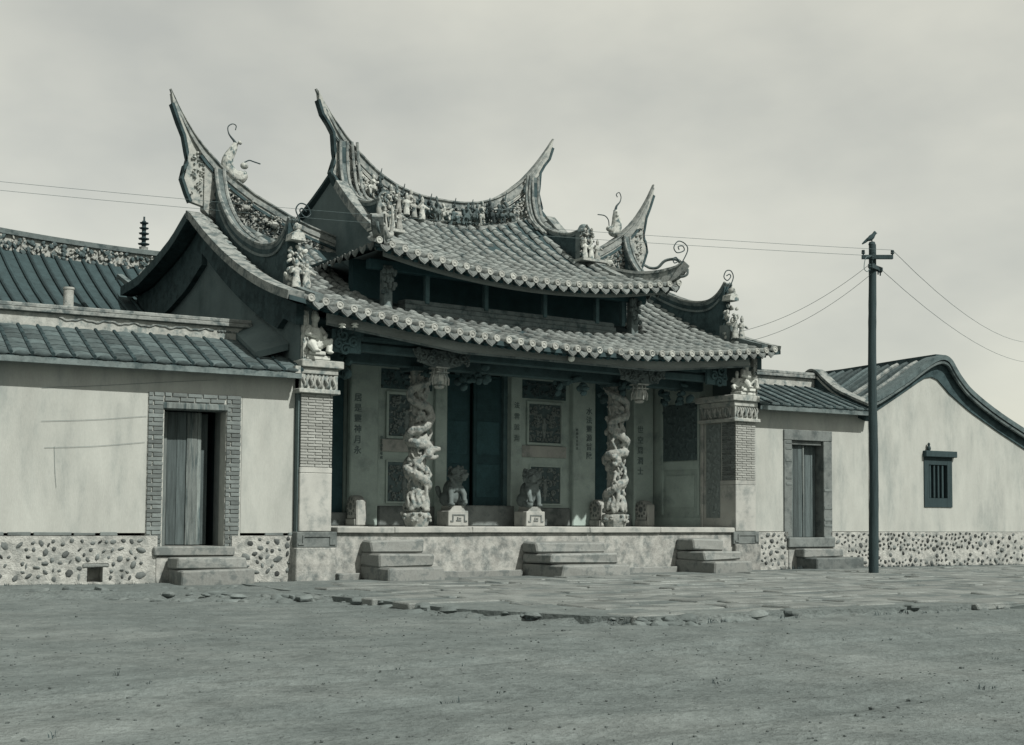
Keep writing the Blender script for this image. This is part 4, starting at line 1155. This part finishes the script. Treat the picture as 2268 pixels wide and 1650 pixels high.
t = thing('globe_lamp', 'small white globe lamp fixed to the middle of the lower eave board', 'lamp', (4.85, -.2, 3.62))
obj('globe', MB().ell((0, -.07, 0), .06, None, 14, 9), 'porcelain', t, True)
obj('socket', MB().lathe([(.02, .05), (.035, .055), (.035, .09), (.01, .1)], 0, -.06, 10).tube([(0, -.06, .09), (0, .02, .1)], .012, 6), 'metal', t, True)
for k, (x, z) in enumerate(((.56, 3.80), (.77, 3.825))):
    t = thing('insulator', ('white porcelain insulator under the left eave, the one nearer the pier edge', 'white porcelain insulator under the left eave, the one farther right')[k], 'insulator', (x, -.24, z), group='insulators under the left eave')
    obj('porcelain_body', MB().lathe([(.0, .035), (.03, .03), (.055, .012), (.058, .0), (.03, -.004), (.028, -.015), (.05, -.03), (.052, -.038), (.02, -.042), (0, -.044)], n=14), 'porcelain', t, True)
    obj('bracket_arm', MB().tube([(0, 0, -.04), (0, .02, -.1), (0, .1, -.12)], .01, 6), 'metal', t)
# ------------------------------------------------------------------ low house left of the temple
LA = (-.01, .155, 0); RZ = R(-6)
LH = thing('street_house', 'long low plastered house left of the temple with brick framed plank door', 'house', LA, RZ)
def lp(name, mb, m, par=None, smooth=False, **k): return obj(name, mb, m, par or LH, smooth, **k)
lw = lp('wall', MB().prism([(-9, .68), (-2.17, .68), (-2.17, 2.68), (-.80, 2.68), (-.80, .68), (0, .68), (0, 3.02), (-9, 3.02)], 1, 0, .35), 'plaster')
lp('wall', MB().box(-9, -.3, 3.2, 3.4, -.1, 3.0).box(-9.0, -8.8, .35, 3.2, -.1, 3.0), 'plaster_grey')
# rubble foot of the wall, with a drain opening
DX0, DX1 = -2.95, -2.74
foot = lp('wall_foot', MB().box(-9, DX0, -.035, .36, -.12, .64), 'mortar')
for q in ((DX1, -2.0, -.035, .36, -.12, .64), (-.93, .0, -.035, .36, -.12, .64), (DX0, DX1, -.033, .358, .21, .638), (DX0, DX1, .25, .357, -.12, .21), (DX0, DX1, -.034, .25, -.12, .0)): lp('wall_foot', MB().box(*q), 'mortar')
lp('drain_lintel', CB(DX0 - .06, DX1 + .08, -.05, -.03, .205, .26, .012, .006), 'paver', foot)
random.seed(21)
def cobbles(par, x0, x1, z0, z1, n, rmin, rmax, skip=lambda x, z: False, yf=-.035):
    pts = []; tries = 0
    while len(pts) < n and tries < 9000:
        tries += 1; x, z, r = U(x0, x1), U(z0, z1), U(rmin, rmax)
        if skip(x, z) or any((x - a) ** 2 + (z - c) ** 2 < ((r + q) * 1.18) ** 2 for a, c, q in pts): continue
        pts.append((x, z, r))
    for x, z, r in pts:
        b = MB(); b.ell((x, yf, z), (r * U(.75, 1.1), U(.012, .03), r * U(.4, .75)), (U(-.2, .2), U(-1.5, 1.5), U(-.2, .2)), 9, 6, .15)
        obj('cobble', b, 'cobble', par, True)
cobbles(foot, -3.75, -2.22, .05, .58, 64, .03, .075, lambda x, z: DX0 - .1 < x < DX1 + .1 and z < .3)
cobbles(foot, -.74, -.06, .06, .60, 44, .032, .072)
cobbles(foot, -5.4, -3.75, .05, .58, 34, .035, .065)
b = MB(); x = -8.9
while x < -.05:                                             # thin brick course between foot and plaster
    l = U(.2, .5)
    if not (-2.3 < x < -.75 or -2.3 < x + l < -.75) and random.random() < .75:
        bb = CB(x, min(x + l, -.01), -.028 + U(-.004, .004), .02, .642, .69 + U(-.012, .006), .006, .004); lp('course_brick', bb, 'brick', foot)
    x += l + U(.01, .08)
# brick door surround
fr = lp('door_surround', MB().box(-2.165, -1.935, .0, .3, .46, 2.684).box(-1.04, -.805, .0, .3, .46, 2.684).box(-1.935, -1.04, .002, .3, 2.55, 2.684), 'joint')
random.seed(5)
def brick_run(x0, x1, z0, z1, L0, off):
    x = x0 - (L0 * off)
    while x < x1 - .01:
        a, c = max(x0, x), min(x1, x + L0 - .01)
        if c - a > .025: lp('brick', MB().chbox(a + .003, c - .003, -.022 + U(-.005, .004), .05, z0 + .004, z1 - .004, .004, .002), 'brick', fr)
        x += L0
h = .0615
for r in range(36):
    z = .468 + r * h
    if z + h > 2.69: break
    brick_run(-2.16, -1.94, z, z + h, .15 if r % 2 else .22, .5 * (r % 2))
    brick_run(-1.035, -.81, z, z + h, .22 if r % 2 else .15, .5 * ((r + 1) % 2))
for k, z in enumerate((2.556, 2.62)): brick_run(-1.935, -1.04, z, z + .062, .22, .5 * k)
lp('lintel', CB(-1.965, -1.01, -.03, .26, 2.445, 2.548, .014, .006), 'plank', fr)
# planks of the door: two leaves, the right one drawn back
dd = link('door', None, LH)
xs_ = [-1.935, -1.80, -1.55, -1.50, -1.33, -1.27]
for a, c, m, dy in ((-1.93, -1.80, 'plank', .0), (-1.797, -1.66, 'plank_dark', .015), (-1.657, -1.52, 'plank_dark', .012), (-1.517, -1.36, 'plank', -.01), (-1.357, -1.30, 'plank', .0)):
    lp('door_plank', CB(a, c, .36 + dy, .40 + dy, .49 if a < -1.9 else .50, 2.44, .006, .003), m, dd)
for a, c in ((-1.297, -1.17),):
    lp('door_plank', CB(a, c, .50, .54, .50, 2.44, .006, .003), 'plank_dark', dd)
lp('door_void', MB().box(-1.96, -1.02, 1.6, 1.64, .3, 2.7).box(-1.98, -1.94, .62, 1.6, .3, 2.7).box(-1.0, -.96, .62, 1.6, .3, 2.7).box(-1.96, -1.0, .62, 1.6, .40, .44).box(-1.96, -1.0, .62, 1.6, 2.6, 2.64), 'wood_dark', dd)
lp('door_reveal', MB().box(-1.985, -1.938, .3, .6, .46, 2.5).box(-1.037, -1.0, .3, .6, .46, 2.5), 'brick', fr)
lp('door_sill', CB(-2.06, -.90, -.10, .56, .35, .49, .018, .008), 'step', LH)
lp('sill_bed', CB(-2.02, -.92, -.05, .36, -.1, .346, .01), 'stone_stain', LH)
t = thing('stone_steps', 'two rough stone steps below the plank door of the left house', 'steps', (-1.44, -.2, 0), RZ)
for y0, z0, z1, x0, x1 in ((-.38, .186, .336, -.48, .50), (-.62, -.06, .18, -.46, .56)):
    obj('step', CB(x0, x1, y0 + .27, .42, z0, z1, .02, .015), 'step', t)

# roof of the left house
def house_roof(par, x0, x1, xr1, y0, z0, y1, z1, rng, ridge_z, pfx=0):
    sl = (z1 - z0) / (y1 - y0); ang = math.atan(sl)
    zf = lambda y: z0 + (y - y0) * sl
    rf = obj('roof', MB().slab(lambda x, y: (x, y, zf(y)), [x0, x1], frange(y0, y1, 4), .06), 'tile_pan', par)
    obj('roof', MB().slab(lambda x, y: (x, y, z1 - (y - y1) * sl), [x0, x1], frange(y1, 2 * y1 - y0 + .3, 4), .06), 'tile_pan', par)
    pm = MB().slab(lambda x, y: (x, y, .02 + .018 * math.cos(x / .125 * 1.4)), frange(-.118, .118, 7), [0, .285], .016).mesh('pan_tile', 'tile_grey')
    rm = MB().tube([(0, -.005, 0), (0, .29, .0)], [.03, .026], 7).mesh('cover_tile', 'tile_roll', True)
    n = int((y1 - y0) / math.cos(ang) / .26)
    x = x1 - .13; cnt = 0; restp, restr = MB(), MB()
    while x > x0 + .1:
        for k in range(n):
            y = y0 + k * .26 * math.cos(ang)
            base = Matrix.Translation((x, y, zf(y) + .012)) @ Matrix.Rotation(ang - .03, 4, 'X')
            if rng[0] < x < rng[1]:
                link('pan_tile', pm, rf, mw=base @ Matrix.Rotation(U(-.012, .012), 4, 'Y'))
                link('cover_tile', rm, rf, mw=Matrix.Translation((x + .135, y, zf(y) + .042)) @ Matrix.Rotation(ang - .02, 4, 'X') @ Matrix.Rotation(U(-.012, .012), 4, 'Z'))
            else:
                restp.add([base @ Vector(v.co) for v in pm.vertices], [tuple(p.vertices) for p in pm.polygons])
                restr.add([Matrix.Translation((x + .135, y, zf(y) + .042)) @ Matrix.Rotation(ang - .02, 4, 'X') @ Vector(v.co) for v in rm.vertices], [tuple(p.vertices) for p in rm.polygons])
        x -= .27
    if restp.v:
        obj('pan_tile', restp, 'tile_grey', rf, kind='stuff'); obj('cover_tile', restr, 'tile_roll', rf, True, kind='stuff')
    # eave board and mortared tile ends
    obj('eave_board', MB().box(x0, x1, y0 - .012, y0 + .05, z0 - .085, z0 - .005), 'ridge_mid', rf)
    b = MB(); x = x1 - .13
    while x > x0 + .1:
        b.ell((x, y0 - .0, z0 + .03), (.10, .035, .04), None, 10, 5); x -= .27
    obj('tile_mortar', b, 'tile_grey', rf, True)
    # ridge wall with moulded band and cap
    yr = y1
    rw = obj('ridge_wall', MB().box(x0, xr1, yr - .09, yr + .09, z1 - .15, ridge_z - .13), 'ridge_cream', par)
    obj('ridge_cap', MB().chbox(x0, xr1 + .03, yr - .16, yr + .16, ridge_z - .125, ridge_z - .065, .008).chbox(x0, xr1 + .03, yr - .14, yr + .14, ridge_z - .064, ridge_z, .012), 'ridge_light', rw)
    return rf, rw
random.seed(31)
LR, LW = house_roof(LH, -9, .0, -.34, -.28, 3.05, 1.36, 3.70, (-4.4, 0), 4.0)
b = MB()                                                    # wavy plaster band under the ridge cap
b.strip([(x, 1.262, 3.81 + .016 * math.sin(x * 17) + .008 * math.sin(x * 41)) for x in frange(-3.2, -.9, 90)], [(-.012, -.012), (.012, -.012), (.012, .012), (-.012, .012)], (0, 1, 0))
for k in range(9): b.ell((-.42 - k * .05, 1.262, 3.8), (.03, .02, .02), None, 6, 4)
obj('wave_moulding', b, 'ridge_light', LW)
b = MB(); b.box(-.10, -.02, -.3, -.16, 3.04, 3.15); obj('eave_end_block', b, 'ridge_cream', LH)
# mortar mound where the roof meets the temple gable
b = MB()
b.slab(lambda x, y: (x, y, 3.05 + (y + .28) * .4 + .12 + .35 * max(0, (x + .55) / .55) * (.3 + .7 * max(0, (y + .2) / 1.6))), frange(-.55, -.03, 8), frange(.25, 1.5, 8), .1)
lp('flashing_mound', b, 'plaster_grey', LH, True)
t = thing('chimney_pipe', 'short white chimney pipe standing behind the left house ridge', 'chimney', (-2.87, 1.98, 3.5), RZ)
obj('flue', MB().lathe([(.075, 0), (.075, .78), (.085, .79), (.085, .82), (.05, .82), (.05, .7)], n=16), 'ridge_cream', t, True)
# shadows of wires on the plaster, built as thin dark tubes
for k, pts in enumerate(([(-3.6, 2.66), (-2.9, 2.72), (-1.9, 2.83), (-1.2, 2.90)], [(-3.6, 2.20), (-2.9, 2.25), (-2.18, 2.33)], [(-3.55, 1.84), (-2.9, 1.88), (-2.2, 1.96)], [(-3.42, 1.86), (-3.40, 1.5), (-3.38, 1.3)])):
    rm = Matrix.Translation(LA) @ Matrix.Rotation(RZ, 4, 'Z')
    o = obj('wire_shadow', MB().tube(curve([(x, -.012, z) for x, z in pts], 4), .0022, 5), 'wire', None)
    o.matrix_world = rm
    tag(o, ('highest thin wire shadow, built as a tube, crossing the plaster above the brick door', 'thin wire shadow, built as a tube, ending at the upper brick jamb', 'thin wire shadow, built as a tube, ending at the middle of the brick jamb', 'short vertical wire shadow, built as a tube, at the far left of the plastered wall')[k], 'wire shadow', 'wire shadows built on the left house wall')
# ------------------------------------------------------------------ low house right of the temple
RB = (9.52, .27, 0)
RH = thing('street_house', 'low plastered house right of the temple with stone framed double door', 'house', RB, RZ)
def rp(name, mb, m, par=None, smooth=False, **k): return obj(name, mb, m, par or RH, smooth, **k)
rp('wall', MB().prism([(0, .70), (.862, .70), (.862, 2.69), (2.10, 2.69), (2.10, .70), (3.08, .70), (3.08, 3.08), (0, 3.08)], 1, 0, .35), 'plaster')
rfoot = rp('wall_foot', MB().box(0.02, .95, -.03, .36, -.15, .69), 'mortar')
rp('wall_foot', MB().box(2.05, 3.08, -.03, .36, -.15, .69), 'mortar')
random.seed(41)
cobbles(rfoot, .08, .88, .06, .64, 42, .03, .07, yf=-.03)
cobbles(rfoot, 2.16, 3.05, .0, .66, 40, .03, .065, lambda x, z: z < .42 and x < 2.5, yf=-.03)
ds = rp('door_surround', CB(.866, 1.06, -.03, .3, .50, 2.48, .008), 'granite_dark')
rp('surround_stone', CB(1.87, 2.09, -.03, .3, .50, 2.48, .008), 'granite_dark', ds)
rp('surround_stone', CB(.862, 2.094, -.034, .3, 2.483, 2.69, .01), 'granite_dark', ds)
rp('lintel_step', CB(1.062, 1.868, .03, .3, 2.40, 2.481, .01), 'granite_dark', ds)
for r in range(17):
    z = .56 + r * .058 * 2
    if random.random() < .5: rp('brick', CB(1.88, 2.08, -.04, -.02, z, z + .05, .004), 'brick', ds)
    if random.random() < .3: rp('brick', CB(.9, 1.05, -.04, -.02, z, z + .05, .004), 'brick', ds)
dl = link('door', None, RH)
for a, c, m, dy in ((1.062, 1.20, 'plank', .02), (1.203, 1.33, 'plank_dark', .02), (1.333, 1.43, 'plank_dark', .02), (1.433, 1.47, 'plank', .0), (1.473, 1.60, 'plank_dark', .12), (1.603, 1.74, 'plank_dark', .12), (1.743, 1.866, 'plank_dark', .12)):
    rp('door_plank', CB(a, c, .09 + dy, .13 + dy, .585, 2.40, .005, .002), m, dl)
rp('door_void', MB().box(1.04, 1.9, .30, .34, .5, 2.5), 'wood_dark', dl)
rp('door_sill', CB(.93, 2.12, -.09, .40, .385, .58, .018, .006), 'granite_dark')
rp('sill_bed', CB(.96, 2.06, -.04, .36, -.15, .38, .01), 'stone_stain')
t = thing('stone_steps', 'two dark stone steps below the door of the right house, left of the pole', 'steps', (11.15, -.1, 0), RZ)
for y0, z0, z1, x0, x1 in ((-.36, .20, .36, -.55, .45), (-.66, -.08, .196, -.5, .72)):
    obj('step', CB(x0, x1, y0 + .25, .2, z0, z1, .02, .012), 'step' if z0 > 0 else 'granite_dark', t)
random.seed(51)
RR, RW = house_roof(RH, 0.05, 3.0, 2.76, -.30, 3.11, 1.32, 3.72, (0, 3.1), 4.02)
# curved verge wall at the right end of this roof
vp = [(2.86, 1.62, 3.9), (2.86, 1.4, 4.04), (2.87, 1.2, 4.02), (2.88, .95, 3.82), (2.89, .6, 3.58), (2.90, .2, 3.40), (2.92, -.3, 3.2)]
cv = curve(vp, 4)
vg = rp('verge', MB().strip(cv, [(-.10, -.3), (.10, -.3), (.10, .02), (-.10, .02)]), 'ridge_dark')
rp('verge_coping', MB().strip([p + Vector((0, 0, .04)) for p in cv], [(-.13, -.02), (.13, -.02), (.13, .03), (-.13, .03)]), 'ridge_light', vg)
rp('verge_line', MB().strip([p + Vector((-.104, 0, -.07)) for p in cv], [(-.008, -.018), (.008, -.018), (.008, .018), (-.008, .018)]), 'ridge_cream', vg)
# ------------------------------------------------------------------ gabled house at the right edge
GH = thing('gabled_house', 'plastered house at the right edge with curved horseback gable and barred window', 'house', (RB[0] + 3.09 * math.cos(RZ), RB[1] + 3.09 * math.sin(RZ), 0), RZ)
GX = 3.09
def gp(name, mb, m, par=None, smooth=False, **k):
    return obj(name, mb.tf(Matrix.Translation((-GX, 0, 0))), m, par or GH, smooth, **k)
WT = [(3.09, 3.06), (3.37, 3.21), (4.06, 3.59), (4.5, 3.84), (4.68, 3.93), (4.85, 3.96), (5.02, 3.92), (5.15, 3.82), (5.37, 3.64), (5.95, 3.30), (6.8, 2.9), (8.2, 2.3)]
WX0, WX1, WZ0, WZ1 = 4.66, 5.42, 1.24, 2.36
def wall_top(x): return lerp_table(WT, x)
b = MB()
for a, c in ((3.09, WX0), (WX1, 8.2)):
    xx = [a] + [x for x, z in WT if a < x < c] + [c]
    b.prism([(c, .70), (a, .70)] + [(x, wall_top(x)) for x in xx], 1, 0, .35)
xx = [WX0] + [x for x, z in WT if WX0 < x < WX1] + [WX1]
b.prism([(WX1, WZ1), (WX0, WZ1)] + [(x, wall_top(x)) for x in xx], 1, .001, .349)
b.box(WX0, WX1, .001, .349, .70, WZ0)
gw = gp('wall', b, 'plaster')
gfoot = gp('wall_foot', MB().box(3.09, 8.2, -.03, .36, -.3, .69), 'mortar')
random.seed(61)
def gcob(x0, x1, z0, z1, n, skip=lambda x, z: False):
    pts = []; tr = 0
    while len(pts) < n and tr < 9000:
        tr += 1; x, z, r = U(x0, x1), U(z0, z1), U(.03, .07)
        if skip(x, z) or any((x - a) ** 2 + (z - c) ** 2 < ((r + q) * 1.12) ** 2 for a, c, q in pts): continue
        pts.append((x, z, r))
    for x, z, r in pts:
        b = MB(); b.ell((x, -.03, z), (r * U(.7, 1), U(.02, .04), r * U(.45, .85)), (U(-.2, .2), U(-1.5, 1.5), U(-.2, .2)), 8, 5, .15); gp('cobble', b, 'cobble', gfoot, True)
gcob(3.12, 6.3, .33, .66, 110)
gcob(3.12, 6.3, -.1, .12, 80)
gcob(3.3, 6.3, .15, .4, 14)
gcob(6.3, 7.6, -.1, .66, 40)
VT = [(2.86, 3.26), (3.1, 3.34), (3.4, 3.47), (4.06, 3.83), (4.5, 4.10), (4.75, 4.24), (4.95, 4.32), (5.12, 4.34), (5.28, 4.27), (5.42, 4.10), (5.6, 3.9), (5.95, 3.62), (6.8, 3.18), (8.2, 2.6)]
vt = lambda x: lerp_table(VT, x)
cv = curve([(x, -.06, z) for x, z in VT], 4)
vg = gp('gable_verge', MB().prism([(x, z + .0) for x, z in VT] + [(x, wall_top(x) - .01) for x in frange(8.2, 3.09, 30)], 1, -.03, .2), 'ridge_dark')
gp('verge_coping', MB().strip([(p.x, -.02, p.z + .02) for p in cv], [(-.16, -.05), (.2, -.05), (.2, .05), (-.16, .05)], (0, 1, 0)), 'tile_grey', vg)
gp('verge_roll', MB().tube([(p.x, -.12, p.z - .08) for p in cv], .04, 6), 'ridge_mid', vg)
rf = gp('roof', MB().slab(lambda x, y: (x, y, vt(x) - .03), frange(2.86, 8.2, 40), frange(.2, 6.5, 6), .1), 'tile_pan')
# cover tiles running down both slopes, mortared white on the first rows
for k in range(22):
    y = .42 + k * .28
    pts = [(x, y, vt(x) + .0) for x in frange(2.92, 4.9, 14)]
    gp('cover_tile', MB().tube(pts, .055, 6), 'ridge_light' if k in (0, 2) else 'tile_grey', rf, True)
gp('roof_ridge', MB().strip([(5.1, y, 4.36 + .02 * math.cos(y)) for y in frange(-.02, 6.5, 8)], [(-.15, -.12), (.15, -.12), (.1, .06), (-.1, .06)], (1, 0, 0)), 'ridge_dark', rf)
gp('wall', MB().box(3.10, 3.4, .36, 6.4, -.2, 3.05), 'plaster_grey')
wn = gp('window', MB().box(WX0, WX1, .25, .29, WZ0, WZ1), 'wood_dark')
gp('window_frame', MB().box(WX0 - .03, WX0 + .1, -.02, .2, WZ0 - .03, WZ1 - .1).box(WX1 - .12, WX1 + .02, -.02, .2, WZ0 - .03, WZ1 - .1).box(WX0 + .1, WX1 - .12, -.018, .2, WZ0 - .03, WZ0 + .16).box(WX0 + .1, WX1 - .12, -.018, .2, WZ1 - .26, WZ1 - .1), 'window_wood', wn)
for k in range(4):
    x = WX0 + .155 + k * .122
    gp('window_bar', CB(x - .022, x + .03, .0, .06, WZ0 + .16, WZ1 - .26, .008), 'window_wood', wn)
gp('window_lintel', CB(WX0 - .05, WX1 + .1, -.10, .2, WZ1 - .1, WZ1 + .03, .01), 'window_wood', wn)
t = thing('clay_jar', 'small dark jar standing on the window lintel of the gabled house', 'jar', (GH.location.x + (4.73 - GX) * math.cos(RZ), GH.location.y + (4.73 - GX) * math.sin(RZ) - .05, WZ1 + .03))
obj('jar_body', MB().lathe([(.03, 0), (.045, .04), (.035, .08), (.02, .1), (.03, .13), (.02, .16), (0, .17)], n=12), 'pole', t, True)
# ------------------------------------------------------------------ hall behind, left
BH = thing('rear_hall', 'hall behind the left house with tiled roof and ornate ridge carrying a pagoda', 'temple', (-2, 9, 0))
def bp(name, mb, m, par=None, smooth=False, **k): return obj(name, mb.tf(Matrix.Translation((2, -9, 0))), m, par or BH, smooth, **k)
random.seed(71)
rzf = lambda x: 6.42 + .012 * (x - .3) ** 2
b = MB(); b.slab(lambda x, y: (x, y, 4.25 + (y - 5.6) * .40 + (y - 5.6) ** 2 * .045 + .012 * (x - .3) ** 2), frange(-8, 1.6, 18), frange(5.6, 9, 10), .08)
rf = bp('roof', b, 'tile_pan')
bp('roof', MB().slab(lambda x, y: (x, y, 5.9 - (y - 9) * .5), [-8, 1.6], frange(9, 12, 3), .08), 'tile_pan')
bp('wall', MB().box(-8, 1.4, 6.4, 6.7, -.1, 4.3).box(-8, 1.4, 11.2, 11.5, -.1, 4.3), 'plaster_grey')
for k in range(34):
    x = 1.45 - k * .27
    zz = lambda y: 4.29 + (y - 5.6) * .40 + (y - 5.6) ** 2 * .045 + .012 * (x - .3) ** 2
    bp('cover_tile', MB().tube([(x, y, zz(y)) for y in frange(5.6, 8.95, 9)], .034, 6), 'tile_roll', rf, True)
    bp('pan_course', MB().box(x - .22, x - .05, 5.6, 5.62, 4.2, 4.3), 'tile_grey', rf)
rd = bp('ridge', MB().strip([(x, 9, rzf(x) - .32) for x in frange(-8, 1.6, 24)], [(-.1, -.28), (.1, -.28), (.1, .28), (-.1, .28)], (0, 1, 0)), 'ridge_cream')
bp('ridge_cap', MB().strip([(x, 9, rzf(x)) for x in frange(-8, 1.6, 24)], [(-.17, -.05), (.17, -.05), (.17, .05), (-.17, .05)], (0, 1, 0)), 'ridge_mid', rd)
for dz in (-.42, -.5): bp('ridge_moulding', MB().strip([(x, 9, rzf(x) + dz) for x in frange(-8, 1.6, 24)], [(-.15, -.022), (.15, -.022), (.15, .022), (-.15, .022)], (0, 1, 0)), 'ridge_mid', rd)
def many(n, y, m, r):
    b = MB()
    for k in range(n):
        x = U(-3.4, 1.4); b.ell((x, y, rzf(x) - U(.08, .38)), (U(*r), .05, U(*r)), (0, U(-1, 1), 0), 6, 4)
    bp('ridge_relief', b, m, rd, True)
many(210, 8.88, 'relief', (.02, .06)); many(90, 8.87, 'relief_dark', (.03, .07))
bp('hip_ridge', MB().strip([(-.15 + .1 * q, 8.3 - q * .36, 5.72 - q * .2) for q in range(7)], [(-.06, -.06), (.06, -.06), (.06, .08), (-.06, .08)]), 'ridge_mid', rf)
b = MB(); b.tube(curve([(.25, 7.4, 5.25), (.05, 7.2, 5.35), (-.1, 7.1, 5.55), (-.03, 7.05, 5.75)], 4), [.08, .09, .09, .08, .08, .07, .07, .06, .06, .05, .04, .03, .02], 7)
bp('ridge_scroll', b, 'ridge_light', rf, True)
pg = bp('pagoda_finial', MB().tube([(.57, 9, 6.44), (.57, 9, 7.2)], .02, 6), 'metal', rd)
bp('finial_base', MB().lathe([(.14, 6.44), (.15, 6.47), (.09, 6.5), (.1, 6.55)], .57, 9, 8), 'ridge_light', pg)
for k in range(5):
    z = 6.55 + k * .112; r = .115 - k * .008
    bp('finial_tier', MB().lathe([(.045, z), (.05, z + .045), (r, z + .055), (r + .012, z + .075), (r * .55, z + .085), (.04, z + .112)], .57, 9, 8), 'ridge_dark', pg)

# ------------------------------------------------------------------ telegraph pole with bird and wires
PX, PY = 10.16, -2.2
PO = thing('utility_pole', 'tall dark wooden utility pole with short crossarms in front of the right house', 'pole', (PX, PY, 0))
obj('pole_shaft', MB().tube([(.02 * z / 5.9 + .006 * math.sin(z * 1.3), .006 * math.cos(z * 1.7), z) for z in frange(-.2, 5.9, 40)], [(.088 - .0037 * z) * U(.965, 1.035) for z in frange(-.2, 5.9, 40)], 14), 'pole', PO, True)
obj('pole_cap', MB().lathe([(.066, 5.90), (.05, 5.95), (.0, 5.96)], .02, 0, 14), 'pole', PO, True)
def arm(z, dx, dy, l, tilt):
    b = MB(); v = Vector((dx, dy, 0)).normalized() * l
    b.strip([Vector((0, -.08, z)) - v * .42, Vector((0, -.08, z)) + v * .58], [(-.035, -.035), (.035, -.035), (.035, .035), (-.035, .035)], (0, 0, 1))
    return obj('crossarm', b, 'pole', PO)
a1 = arm(5.66, .62, -.45, .55, 0); a2 = arm(5.47, .85, .25, .46, 0)
ins = []
for k, (x, y, z, par) in enumerate(((-.17, .04, 5.70, a1), (.26, -.26, 5.70, a1), (-.19, -.12, 5.42, a2), (.24, .0, 5.40, a2), (-.10, -.1, 5.58, a1), (.12, -.05, 5.40, a2))):
    o = obj('insulator', MB().lathe([(.012, -.04), (.015, .02), (.032, .02), (.036, .04), (.02, .05), (.032, .06), (.028, .085), (.0, .09)], x, y, 10, z0=z), 'pole', par, True)
obj('stay_loop', MB().tube(curve([(-.10, -.1, 5.66), (-.26, -.1, 5.62), (-.34, -.12, 5.42), (-.26, -.12, 5.36), (-.19, -.12, 5.42)], 5), .007, 5), 'wire', PO)
bd = thing('bird', 'small dark bird perched on the very top of the utility pole', 'bird', (PX + .0, PY, 5.955))
b = MB()
b.ell((.0, 0, .075), (.085, .045, .05), (0, -.75, 0), 12, 8); b.ell((.065, 0, .155), (.035, .032, .035), None, 10, 7)
b.tube([(.04, 0, .12), (.06, 0, .15)], [.04, .03], 8); b.tube([(.09, 0, .158), (.125, 0, .15)], [.012, .002], 6)
b.tube([(-.05, 0, .05), (-.12, 0, -.01), (-.17, 0, -.05)], [.035, .025, .012], 8)
for s in (-1, 1): b.ell((-.02, s * .035, .07), (.085, .015, .035), (0, -.75, 0), 8, 6)
b.ell((.065, 0, .185), (.018, .012, .014))
blob_obj('bird_body', b, 'bird', bd, .007, 1)
for s in (-1, 1): obj('leg', MB().tube([(.01, s * .015, .04), (.015, s * .016, -.0)], .006, 5), 'metal', bd)
bd.rotation_euler = (0, 0, R(-30))
def wire(p, q, sag, label, r=.006, n=24):
    p, q = Vector(p), Vector(q)
    pts = [p.lerp(q, i / n) - Vector((0, 0, sag * 4 * (i / n) * (1 - i / n))) for i in range(n + 1)]
    o = obj('power_wire', MB().tube([v - p for v in pts], r, 5), 'wire', None); o.location = p
    tag(o, label, 'wire', 'overhead wires on the pole')
P0 = Vector((PX, PY, 0))
ray = lambda x, y, t: CAM + (camo.matrix_world.to_3x3() @ Vector(((x - 1134) / 2855.88, -(y - 987.683) / 2855.88, -1))) * t
wire(P0 + Vector((.26, -.26, 5.79)), (-3.95, 5.6, 6.62), .10, 'upper thin wire running from the pole top left behind the temple ridges', .0035)
wire(P0 + Vector((-.10, -.1, 5.67)), (-3.95, 5.6, 6.47), .10, 'second thin wire from the pole passing left behind the temple ridges', .0035)
wire(P0 + Vector((-.19, -.12, 5.50)), (MX(.2), .30, 4.52), .18, 'upper slack wire from the pole down to the right eave corner of the temple', .004)
wire(P0 + Vector((-.06, -.06, 5.36)), (MX(.1), .30, 4.32), .20, 'lower slack wire from the pole down to the right eave corner of the temple', .004)
wire(P0 + Vector((.26, -.26, 5.79)), (57, 22, 13.4), 2.2, 'upper wire running from the pole out to the right', .005)
wire(P0 + Vector((.24, .0, 5.49)), (57, 22, 11.6), 1.9, 'lower wire running from the pole out to the right', .005)
